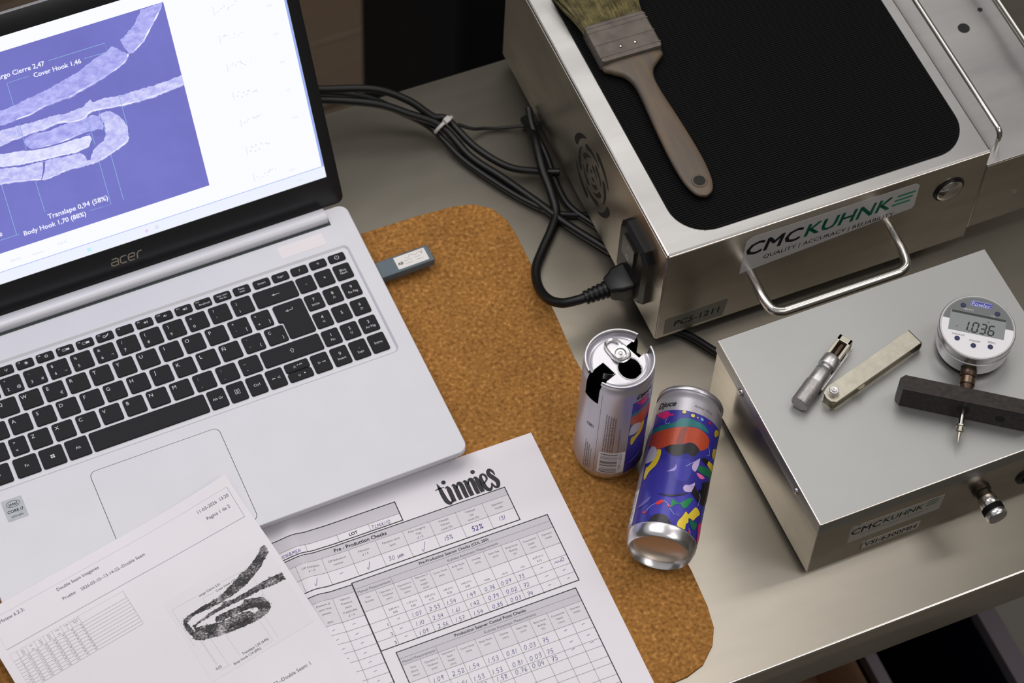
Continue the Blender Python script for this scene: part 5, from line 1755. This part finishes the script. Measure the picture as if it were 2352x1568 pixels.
fw_ = MB().prism(disc_face(27.1), FZ - 0.2, FZ).build('face', M('face_white', (224, 222, 226), 0.4), dg, 0)
gr = [(x, y) for x, y in disc_face(26.9) if y > 3.4]
Flat().poly([(x, y) for x, y in gr]).build('face_grey_field', M('face_grey', (104, 108, 108), 0.4), fw_, plane_xy(FZ + 0.05))
disp = MB().prism(rrect(-21.5, -6.5, 20.5, 11.5, 0.5, 2), FZ + 0.02, FZ + 0.2).build('display', M('lcd_grey', (132, 137, 138), 0.25), dg, 0)
Flat().rect(-20.6, 9.6, 20.2, 11.6, 99).build('display_shadow_strip', M('lcd_dark', (46, 48, 48), 0.4), disp, plane_xy(FZ + 0.24))
SEG = {'a': ((0, 1), (1, 1)), 'b': ((1, 1), (1, .5)), 'c': ((1, .5), (1, 0)), 'd': ((0, 0), (1, 0)), 'e': ((0, 0), (0, .5)), 'f': ((0, .5), (0, 1)), 'g': ((0, .5), (1, .5))}
DIG = {'0': 'abcdef', '1': 'bc', '3': 'abcdg', '6': 'acdefg'}
fl = Flat()


def seg_digit(ch, x, y, w, h):
    for s in DIG[ch]:
        (a, b), (c, d) = SEG[s]
        ax_, ay_, bx_, by_ = x + a * w + b * h * 0.12, y + b * h, x + c * w + d * h * 0.12, y + d * h
        L = math.hypot(bx_ - ax_, by_ - ay_)
        ux, uy = (bx_ - ax_) / L * 0.35, (by_ - ay_) / L * 0.35
        fl.line([(ax_ + ux, ay_ + uy), (bx_ - ux, by_ - uy)], 1.25, 99)


seg_digit('1', -11.2, -5.0, 3.4, 8.6)
fl.disc(-5.9, -4.8, 0.6, n=8)
seg_digit('0', -4.2, -5.0, 3.9, 8.6)
seg_digit('3', 1.8, -5.0, 3.9, 8.6)
seg_digit('6', 8.0, -5.0, 3.9, 8.6)
fl.text('in', 7.5, 6.6, h=2.0)
fl.text('H', -15.4, -2.5, h=1.4)
fl.build('reading', M('lcd_black', (26, 30, 32), 0.4), disp, plane_xy(FZ + 0.26))
fb = MB().box(-8.0, 18.6, FZ + 0.02, 8.6, 23.6, FZ + 0.1).build('brand_plate', M('brand_blue', (62, 66, 150), 0.4), dg, 0)
fl = Flat()
fl.text('Fowler', 0.3, 20.9, w=14.4, shear=0.15)
fl.line([(-7.6, 19.0), (8.2, 19.0), (8.2, 23.2), (-7.6, 23.2), (-7.6, 18.9)], 0.3, 99)
fl.build('brand_lettering', M('brand_pale', (196, 196, 226), 0.4), fb, plane_xy(FZ + 0.14))
NAVY = M('button_navy', (34, 36, 78), 0.4)
for x, y in ((-13.8, -13.4), (-1.2, -17.0), (11.4, -15.2), (-13.0, 17.4), (13.2, 15.6)):
    MB().lathe([(2.0, -0.1), (2.0, 0.5), (1.6, 0.8)], 20, (x, y, FZ)).build('button', NAVY, dg, 40)
fl = Flat()
fl.text('mm/inch', -13.4, -9.4, w=9.2)
fl.text('ON/OFF', -0.6, -12.7, w=8.2)
fl.text('ZERO', 11.8, -11.0, w=6.0)
fl.build('button_print', TONER, fw_, plane_xy(FZ + 0.06))
fl = Flat()
fl.text('ABS/INC', -8.6, 14.6, w=8.2)
fl.text('TOL', 10.2, 12.9, w=3.6)
fl.build('button_print', M('print_pale', (190, 192, 194), 0.4), fw_, plane_xy(FZ + 0.1))
MB().cyl((0, 28.0, 12), (0, 35.5, 12), 3.9, 28, ch=0.3).build('stem_cap', SATIN, dg)
MB().cyl((0, -27.0, 11.5), (0, -36.5, 11.5), 6.6, 6).build('clamp_nut', RUST, dg, 20)
MB().cyl((0, -36.5, 11.5), (0, -44.0, 11.5), 6.0, 28, ch=0.8).build('stem', M('bronze_stem', (128, 108, 92), 0.3, 1.0, var=0.2, vscale=200), dg, 40)
MB().cyl((0, -44.0, 11.5), (0, -52.0, 11.5), 5.2, 28).build('stem', RUST, dg, 40)
bo = [(-50, -61), (-46.5, -65), (52, -65), (55, -61), (55, -55.5), (52, -52), (-46.5, -52), (-50, -55.5)]
mb = MB().prism(bo, 0.05, 22.5, 0.5, 0.5)
mb.build('base_bar', M('black_oxide', (24, 22, 22), 0.42, 0.3, var=0.25, vscale=260, rgb2=(44, 34, 28)), dg, 20)
MB().cyl((0, -64.9, 11.5), (0, -65.15, 11.5), 4.8, 24).build('spindle_hole', M('hole_black', (8, 8, 8), 0.7), dg)
MB().cyl((28, -64.9, 9.5), (28, -65.15, 9.5), 3.8, 24).build('spindle_hole', MATS['hole_black'], dg)
MB().cyl((0, -65, 11.5), (0, -78.5, 11.0), 2.0, 20).build('spindle', CHROME, dg)
MB().lathe([(2.0, 0), (3.3, 0.3), (3.3, 1.6), (2.4, 2.0), (2.4, 4.6), (2.9, 5.0), (2.9, 6.0), (1.6, 6.6), (1.4, 9.0), (0.15, 15.0)], 20, (0, -78.0, 11.0), (0, -1, -0.12)).build('contact_point', GALV, dg, 40)

# ------------------------------------------------------------------ large steel machine (behind)
pcs = thing('seam_machine', 'large stainless steel machine with black ribbed top and front handle', 'machine', 591.0, 286.3, 0, -0.00461)
PW, PD, PZ0, PH = 277.0, 311.0, 12.0, 124.8
oh = rrect(0, 0, PW, PD, 1.6, 4)
mb = MB()
mb.rings([[(x, y, PZ0) for x, y in oh], [(x, y, PH - 1.6) for x, y in oh], [(x, y, PH - 0.5) for x, y in inset(oh, 0.5)], [(x, y, PH) for x, y in inset(oh, 1.6)]])
mb.build('housing', STEEL, pcs, 30)
MB().cyl((1.2, -0.15, PH - 1.4), (PW - 1.2, -0.15, PH - 1.4), 0.9, 12).build('folded_edge', EDGE, pcs, 60)  # thin bright rod draws the highlight along the top front fold
MB().box(-0.4, 0.6, PZ0 + 0.5, -0.02, PD - 1, PH - 2.2).build('side_panel', STEEL_SIDE, pcs, 0)
MB().box(1.0, -0.4, PZ0 + 0.5, PW - 1.0, -0.02, PH - 2.4).build('front_panel', STEEL_SIDE, pcs, 0)
for x, y in ((25, 22), (250, 22), (25, 290), (250, 290)):
    MB().lathe([(13, 0.02), (13, 9), (10, 12.2)], 24, (x, y, 0)).build('foot', BLACK_RUBBER, pcs)
# ribbed rubber pad
ro = rrect(18.0, 10.4, 266.5, PD - 10, 30, 10)
MB().prism(ro, PH, PH + 1.2, 0.3).build('rubber_pad', BLACK_RUBBER, pcs, 30)
rb_ = MB()
y = 13.0
while y < PD - 13:
    # chord of the rounded outline at this y
    dx = 0.0
    for yc in (10.4 + 30, PD - 10 - 30):
        if (yc < 100 and y < yc) or (yc > 100 and y > yc):
            dx = 30 - math.sqrt(max(0.0, 900 - (y - yc) ** 2))
    x0, x1 = 18.8 + dx, 265.7 - dx
    rb_.add([(x0, y - 0.62, PH + 1.2), (x1, y - 0.62, PH + 1.2), (x1, y - 0.3, PH + 1.9), (x0, y - 0.3, PH + 1.9), (x1, y + 0.3, PH + 1.9), (x0, y + 0.3, PH + 1.9), (x1, y + 0.62, PH + 1.2), (x0, y + 0.62, PH + 1.2)],
            [(0, 1, 2, 3), (3, 2, 4, 5), (5, 4, 6, 7), (0, 3, 5, 7), (1, 6, 4, 2)])
    y += 2.05
ribs = rb_.build('pad_ribs', BLACK_RUBBER, pcs, 0)
ribs['kind'] = 'stuff'


def pfront(off):
    return lambda x, z: (x, -0.4 - off, z)


PLM = M('label_silver_white', (188, 186, 186), 0.4, 0.25)
lp = rrect(66.2, 67.4, 216.6, 114.2, 4, 4)
lp = [(66.4, 68.0), (206, 80.0), (215, 80.5), (216.6, 84), (216.6, 110), (213, 113.6), (72, 114.2), (67.0, 110.5)]
pl = MB().rings([[(x, -0.4, z) for x, z in lp], [(x, -0.55, z) for x, z in lp]]).build('maker_label', PLM, pcs, 0)
fl = Flat()
fl.text('CMC', 93.0, 98.2, w=47.5, bold=0.02, shear=0.18)
fl.text('QUALITY | ACCURACY | RELIABILITY', 142.2, 81.6, w=114.0, bold=0.004, shear=0.1)
fl.build('label_print', TONER, pl, pfront(0.2))
fl = Flat()
fl.text('KUHNK', 156.5, 98.6, w=75.0, bold=0.02, shear=0.18)
for k in range(3):
    fl.rect(195.0 + 1.6 * k, 92.2 + 5.2 * k, 211.0 + 1.6 * k, 94.6 + 5.2 * k, 99)
fl.build('label_print', M('logo_green', (18, 124, 92), 0.4), pl, pfront(0.2))
ml = [(6.4, 15.5), (58, 15.5), (60.7, 36.0), (58.6, 38.2), (8.4, 37.4), (6.2, 35.4)]
mlo = MB().rings([[(x, -0.4, z) for x, z in ml], [(x, -0.52, z) for x, z in ml]]).build('model_label', M('label_smoke', (112, 110, 104), 0.35, 0.5), pcs, 0)
fl = Flat()
fl.text('PCS-1211', 34.5, 26.4, w=39.5, bold=0.014, shear=0.1)
fl.build('model_print', M('print_dark_green', (20, 44, 40), 0.5), mlo, pfront(0.16))
# carrying handle
hx0, hx1, hz, ho = 75.5, 197.5, 65.5, 41.0
path = [(hx0, 0, hz), (hx0, -12, hz - 1), (hx0, -24, hz - 2), (hx0 + 2.5, -36.0, hz - 3), (hx0 + 9, -40.4, hz - 3.4), (hx0 + 18, -ho, hz - 3.5), ((hx0 + hx1) / 2, -ho, hz - 3.5),
        (hx1 - 18, -ho, hz - 3.5), (hx1 - 9, -40.4, hz - 3.4), (hx1 - 2.5, -36.0, hz - 3), (hx1, -24, hz - 2), (hx1, -12, hz - 1), (hx1, 0, hz)]
MB().tube(spline(path, 6), 4.0, 20).build('handle', CHROME, pcs, 40)
pb = MB().lathe([(13.5, 0.3), (13.5, 1.0), (12.6, 1.6), (11.4, 1.2)], 40, (246, 0, 90.4), (0, -1, 0)).build('push_button', BLACK_PLASTIC, pcs, 40)
MB().lathe([(11.2, 1.0), (11.2, 2.6), (9.5, 4.4), (5.5, 5.4), (0.01, 5.7)], 40, (246, 0, 90.4), (0, -1, 0), cap1=False).build('button_cap', CHROME, pb, 40)
# swirled vent on the left side (local coordinates: y back, z up)
VB = M('vent_black', (10, 10, 11), 0.7)
vy, vz = 130.2, 64.2
for ring, (R, n, w0, span, ph) in enumerate(((3.6, 2, 4.6, 80, 20), (10.0, 3, 5.2, 70, 80), (17.0, 4, 5.6, 64, 10), (24.6, 4, 6.2, 66, 50), (33.0, 4, 7.6, 58, 95))):
    for k in range(n):
        a0 = ph + 360.0 * k / n
        pts = []
        m_ = 16
        for side in (1, -1):
            for i in (range(m_ + 1) if side == 1 else range(m_, -1, -1)):
                t_ = i / m_
                a = math.radians(a0 + span * t_)
                hw = 0.5 * w0 * max(0.0, (1 - t_) ** 0.55) * min(1.0, (t_ * 9 + 0.15) ** 0.5)
                rr_ = R + side * hw
                pts.append((vy + rr_ * math.cos(a), vz + rr_ * math.sin(a)))
        Flat().poly(pts).build('vent_slot', VB, pcs, lambda y_, z_: (-0.46, y_, z_))
# power inlet with rocker switch
inlet = MB()
io_ = [(23.5, 38), (35.5, 31.5), (60, 31.5), (66, 38), (66, 92), (60, 99), (33, 99), (23.5, 92)]
io_ = [(17.0, 40.0), (24.5, 32.0), (56.5, 32.0), (64.0, 40.0), (64.0, 92.0), (56.5, 100.0), (24.5, 100.0), (17.0, 92.0)]
inlet.rings([[(-0.3, y_, z_) for y_, z_ in io_], [(-5.5, y_, z_) for y_, z_ in io_], [(-8.5, y_, z_) for y_, z_ in inset(io_, -4.0)] if False else [(-8.5, 40.5 + (y_ - 40.5) * 0.86, 66 + (z_ - 66) * 0.92) for y_, z_ in io_]])
inl = inlet.build('power_inlet', BLACK_PLASTIC, pcs, 30)
MB().box(-10.6, 32.0, 70.0, -8.4, 52.0, 92.0).build('rocker_switch', M('switch_black', (14, 14, 16), 0.22), inl, 0)
fl = Flat()
fl.ring(42.0, 74.5, 1.7, 0.6)
fl.line([(42.0, 84.0), (42.0, 88.5)], 0.6)
fl.build('switch_mark', KEYLEG, inl, lambda y_, z_: (-10.68, 84 - y_, z_))
# side platform with rails
MB().rbox(PW + 0.4, 0.6, 364.0, PD, 22.0, 104.5, 1.4, 0.6).build('side_platform', STEEL, pcs, 30)
MB().box(PW + 1.5, 0.3, 24.0, 362.0, 0.58, 103.0).build('platform_front', STEEL_SIDE, pcs, 0)
MB().cyl((327.5, 131, 104.3), (327.5, 131, 104.65), 5.0, 28).build('drilled_hole', MATS['hole_black'], pcs)
MB().cyl((349.4, 143.6, 104.3), (349.4, 143.6, 104.65), 2.2, 20).build('drilled_hole', MATS['hole_black'], pcs)
MB().tube([(293.0, 14.0, 104.4), (293.0, 14.0, 118)] + [(293.0 - 1.4 * 0, 14.0 + 6 * (1 - math.cos(a)), 118 + 6 * math.sin(a)) for a in (0.4, 0.8, 1.2, 1.57)] + [(293.0, 80, 124), (293.0, PD - 6, 124)], 2.4, 16).build('guide_rail', CHROME, pcs, 40)
MB().tube([(356.0, 14.0, 104.4), (356.0, 14.0, 118)] + [(356.0, 14.0 + 6 * (1 - math.cos(a)), 118 + 6 * math.sin(a)) for a in (0.4, 0.8, 1.2, 1.57)] + [(356.0, 80, 124), (356.0, PD - 6, 124)], 2.4, 16).build('guide_rail', CHROME, pcs, 40)
fl = Flat()
fl.text('F', 313.0, 52.0, h=9, bold=0.02)
fl.build('platform_letter', M('print_white', (206, 206, 206), 0.5), pcs, lambda x, z: (x, 0.22, z))

# ------------------------------------------------------------------ paint brush on the pad
br = thing('paint_brush', 'old flat paint brush with a worn wooden handle', 'paint brush', 591.0 + 48.5, 286.3 + 36.0, PH + 1.95, -0.00461 - 0.012)
WOOD = M('worn_wood', (112, 93, 72), 0.5, var=0.2, vscale=26, stretch=(5, 0.9, 1), rgb2=(74, 66, 60), bump=0.06, bscale=300, bstretch=(6, 0.5, 1))
hs = [(0.2, 1.2, 3.0), (2.0, 5.2, 4.0), (6.0, 8.2, 5.0), (14.0, 10.6, 5.6), (26.0, 11.9, 6.0), (44.0, 12.1, 6.2), (62.0, 11.4, 6.6), (82.0, 10.2, 7.2), (100.0, 8.9, 7.6), (113.0, 8.5, 8.0), (121.0, 9.6, 8.2), (128.0, 13.0, 8.6), (134.0, 20.0, 9.0), (138.0, 25.0, 9.2), (141.0, 25.6, 9.2), (150.0, 25.6, 9.2)]
hs2 = spline([(a, b, c) for a, b, c in hs], 4)
mb = MB()
rs = []
for y_, hw, hh in hs2:
    cz = 4.8
    ring = []
    for k in range(24):
        a = 2 * PI * k / 24
        ca, sa = math.cos(a), math.sin(a)
        ring.append((math.copysign(abs(ca) ** 0.65, ca) * hw, y_, cz + math.copysign(abs(sa) ** 0.65, sa) * hh / 2))
    rs.append(ring)
mb.rings(rs)
mb.build('handle', WOOD, br, 50)
ri = MB().tube([(0 + 5.4 * math.cos(2 * PI * i / 28), 13.5 + 5.4 * math.sin(2 * PI * i / 28), 7.2) for i in range(29)], 1.0, 8).build('hanging_hole_rim', WOOD, br, 50)
MB().cyl((0, 13.5, 1.0), (0, 13.5, 7.75), 4.7, 28).build('hanging_hole', VB, br)
FERR = M('dull_ferrule', (92, 84, 78), 0.5, 0.5, var=0.06, vscale=90, rgb2=(104, 97, 90))
fe = MB().rbox(-25.9, 141.5, 25.9, 180.5, 0.05, 13.0, 3.0, 1.4, 1.4, 5).build('ferrule', FERR, br, 35)
for y_ in (146.0, 158.5, 172.0, 176.5):
    MB().rbox(-26.1, y_ - 0.5, 26.1, y_ + 0.5, 1.2, 13.35, 0.4, 0.2).build('ferrule_bead', FERR, fe, 35)
for x_ in (-6.2, 6.2):
    MB().lathe([(1.5, 12.9), (1.4, 13.7), (0.7, 14.2), (0.01, 14.2)], 16, (x_, 151.5, 0), cap1=False).build('nail', CHROME, fe, 50)
bm_ = MB()
rbz = random.Random(17)
for i in range(1500):
    x0, z0 = rbz.uniform(-24.5, 24.5), rbz.uniform(1.6, 11.8)
    L = rbz.uniform(44, 58)
    x1, z1 = x0 * 1.22 + rbz.gauss(0, 2.2), max(0.8, z0 * rbz.uniform(0.7, 1.25) + rbz.gauss(0, 1))
    w0 = rbz.uniform(0.22, 0.42)
    if abs(x0) > 20 and rbz.random() < 0.15:
        x1 += math.copysign(rbz.uniform(3, 8), x0)
    xm, zm = (x0 + x1) / 2 + rbz.gauss(0, 0.5), (z0 + z1) / 2 + 0.6
    pts = [(x0, 179.0, z0), (xm, 179.0 + L / 2, zm), (x1, 179.0 + L, z1)]
    k = len(bm_.v)
    for (x_, y_, z_), ww in zip(pts, (w0, w0, 0.08)):
        bm_.v += [(x_ - ww, y_, z_), (x_ + ww, y_, z_ - ww * 0.2), (x_, y_, z_ + ww)]
    for s_ in (0, 3):
        bm_.f += [(k + s_, k + s_ + 1, k + s_ + 4, k + s_ + 3), (k + s_ + 1, k + s_ + 2, k + s_ + 5, k + s_ + 4), (k + s_ + 2, k + s_, k + s_ + 3, k + s_ + 5)]
bs = bm_.build('bristles', M('bristle_olive', (92, 84, 52), 0.6, var=0.3, vscale=140, rgb2=(118, 108, 70)), br, 0)
bs['kind'] = 'stuff'

# ------------------------------------------------------------------ cables
CABLE = M('cable_black', (11, 11, 12), 0.42, spec=0.35)


def cable(label, pts, r, name='cable', per=10):
    mb = MB().tube(spline(pts, per), r, 12)
    o = mb.build(name, CABLE, None, 60)
    o.location = (0, 0, TZ)
    return tag(o, label, 'cable')


# mains lead with its moulded plug
lead = thing('power_lead', 'thick black power lead plugged into the side of the machine', 'power lead', 560.0, 326.0, 0)


def L0(p):
    return (p[0] - 560.0, p[1] - 326.0, p[2])


lp_ = [(584, 530, 5), (583.5, 516, 9), (580, 500, 16), (576.5, 484, 16), (574, 468, 13), (573, 452, 10), (570.4, 433, 5), (560.8, 419, 4.5), (545, 402, 4.5), (532, 385.5, 7.0), (525.5, 366, 12), (525.0, 347, 21), (531.0, 334.5, 29), (541.5, 329.5, 34), (548.0, 328.5, 35.6)]
MB().tube([L0(p) for p in spline(lp_, 10)], 3.9, 14).build('cord', CABLE, lead, 60)
pa, pb_ = Vector(L0((547.5, 328.4, 35.5))), Vector(L0((582.0, 327.0, 41.5)))
dv = (pb_ - pa).normalized()
prof = []
for i in range(5):
    s0 = i * 4.0
    prof += [(4.8 + 0.35 * i, s0), (5.6 + 0.35 * i, s0 + 0.3), (5.6 + 0.35 * i, s0 + 2.5), (4.8 + 0.35 * i, s0 + 2.8)]
MB().lathe(prof, 24, pa, dv).build('strain_relief', BLACK_PLASTIC, lead, 30)
pc = pa + dv * 19.0
mb = MB()
yv = Vector((0, 1, 0))
zv = dv.cross(yv)
rs = []
for s_, w_, h_ in ((0, 7.0, 7.0), (2, 8.5, 8.0), (5, 9.5, 8.5), (9, 12.0, 10.0), (22, 13.0, 10.5), (24, 12.4, 10.0)):
    c = pc + dv * s_
    rs.append([tuple(c + yv * x_ + zv * z_) for x_, z_ in rrect(-w_, -h_, w_, h_, 3.0, 4)])
mb.rings(rs)
mb.build('plug', BLACK_PLASTIC, lead, 30)
cable('uppermost black cable of the bundle, bending against the machine wall', [(395, 604, 44), (430, 594, 40), (470, 582, 36), (494, 567, 28), (510, 552, 17), (521, 545.5, 14.5), (533, 514, 10), (551, 487, 8), (573, 474, 7), (588, 466, 9)], 3.2)
cable('middle black cable of the bundle, running under the machine', [(396, 598, 36), (430, 588, 33), (468, 572, 29), (490, 560, 21), (514, 543, 12.5), (527, 510, 5.0), (543, 481, 4.6), (560, 447.5, 4.6), (574, 418, 4.6), (596, 380, 4.6)], 3.4)
cable('lowest black cable of the bundle, ending beside the vent', [(397, 604, 33), (432, 599, 29), (466, 586, 22), (486, 570, 14), (507, 549, 7), (520, 512, 3.6), (536, 480, 3.4), (553, 452, 3.4), (571, 432, 3.4), (596, 420, 3.4)], 2.7)
cable('thin black wire branching from the bundle towards the machine', [(528, 541, 11), (539, 535, 7), (550, 534, 3.6), (560, 531, 2.4), (569, 528, 3.2), (580, 523, 6), (592, 520, 6)], 1.5, 'wire')
cable('black cable looped along the foot of the machine wall', [(587, 530, 18), (583.5, 512, 14), (585, 490, 7), (583.5, 470, 4), (582.0, 452, 3.6), (584, 432, 3.6), (598, 405, 3.6)], 3.0)
cable('short black cable beneath the front of the machine', [(600, 300, 4), (618, 287, 4), (634, 262, 4), (648, 238, 4)], 3.0)
zt = thing('cable_tie', 'white cable tie around the black cable bundle', 'cable tie', 517.0, 544.6, 11.2)
mb = MB()
ringp = [(9.6 * math.cos(2 * PI * i / 28), 0, 8.6 * math.sin(2 * PI * i / 28)) for i in range(28)]
tdir = math.atan2(-30, 14)
mb.rings([[(x, -1.3, z) for x, y_, z in ringp], [(x * 1.09, -1.3, z * 1.09) for x, y_, z in ringp], [(x * 1.09, 1.3, z * 1.09) for x, y_, z in ringp], [(x, 1.3, z) for x, y_, z in ringp], [(x, -1.3, z) for x, y_, z in ringp]], False, False)
mb.build('band', M('nylon_white', (188, 184, 182), 0.5), zt, 40)
MB().rbox(-2.8, -2.4, 2.8, 2.4, 8.0, 12.2, 0.6, 0.4).build('lock_head', MATS['nylon_white'], zt)
zt.rotation_euler = (0.35, 0, tdir + PI / 2)

# ------------------------------------------------------------------ blurred surroundings
fz = -TZ * 1000
nb = thing('waste_bin', 'tall dark navy bin standing behind the bench', 'bin', 760, 980, fz)
MB().rbox(-92, -120, 150, 170, 0.5, 920, 14, 6, 4, 5).build('bin_body', M('navy_plastic', (7, 9, 16), 0.6, spec=0.2), nb)
MB().rbox(-98, -126, 156, 176, 921, 950, 16, 6, 2, 5).build('bin_lid', M('navy_plastic_lid', (20, 24, 38), 0.45), nb)
ol = thing('olive_crate', 'olive green plastic crate on the floor behind the laptop', 'crate', 190, 1640, fz)
ow = M('olive_plastic', (92, 96, 44), 0.5)
for a in ((-190, -140, 60, -128), (-190, 128, 60, 140), (-190, -140, -178, 140), (48, -140, 60, 140)):
    MB().box(a[0], a[1], 1, a[2], a[3], 260).build('crate_wall', ow, ol, 0)
MB().box(-190, -140, 0.5, 60, 140, 10).build('crate_floor', ow, ol, 0)
for i, (x, y, l, s) in enumerate(((600, 1210, 330, 0), (590, 1312, 320, 0), (610, 1414, 330, 0), (605, 1516, 325, 0), (600, 1618, 330, 0), (600, 1720, 330, 0))):
    pk = thing('wooden_plank', ['dark wet plank on the floor, nearest to the bench', 'second dark wet plank from the bench', 'third dark wet plank from the bench', 'fourth dark wet plank from the bench', 'fifth dark wet plank from the bench', 'dark wet plank on the floor, farthest from the bench'][i], 'plank', x, y, fz, -s)
    MB().rbox(-l, -50, l, 50, 0.5, 24 + 2 * (i % 2), 3, 2).build('board', M('dark_wet_wood', (104, 86, 66), 0.25, var=0.3, vscale=14, stretch=(0.6, 5, 1), rgb2=(74, 60, 48), bump=0.3, bscale=40, bstretch=(0.3, 5, 1)), pk)
cr = thing('blue_crate', 'dark blue crate with grey rim under the bench', 'crate', 838, 130, fz)
cb, cg = M('blue_plastic', (24, 28, 52), 0.5), M('grey_rim', (132, 122, 132), 0.5)
for a in ((-62, -220, 62, -212), (-62, 212, 62, 220), (-62, -220, -54, 220), (54, -220, 62, 220)):
    MB().box(a[0], a[1], 1, a[2], a[3], 480).build('crate_wall', cb, cr, 0)
MB().box(-62, -220, 0.5, 62, 220, 12).build('crate_floor', cb, cr, 0)
ri_, ro2 = rrect(-56, -214, 50, 214, 10, 5), rrect(-67, -226, 68, 226, 16, 5)
MB().rings([[(x, y_, 480) for x, y_ in ri_], [(x, y_, 480) for x, y_ in ro2], [(x, y_, 498) for x, y_ in ro2], [(x, y_, 498) for x, y_ in ri_], [(x, y_, 480) for x, y_ in ri_]], False, False).build('crate_rim', cg, cr, 30)
tb_ = thing('paper_bag', 'tan paper bag standing under the bench front edge', 'paper bag', 697, 150, fz)
bag = []
for h_, k in ((0.5, 1.0), (150, 1.04), (330, 1.0), (470, 0.93), (520, 0.9)):
    bag.append([(x * k, y_ * k, h_) for x, y_ in rrect(-80, -110, 62, 110, 24, 5)])
bag.append([(x * 0.82, y_ * 0.86, 512) for x, y_ in rrect(-80, -110, 62, 110, 24, 5)])
bag.append([(x * 0.8, y_ * 0.84, 420) for x, y_ in rrect(-80, -110, 62, 110, 24, 5)])
MB().rings(bag).build('bag_body', M('kraft_tan', (158, 122, 96), 0.75, var=0.1, vscale=12), tb_, 50)
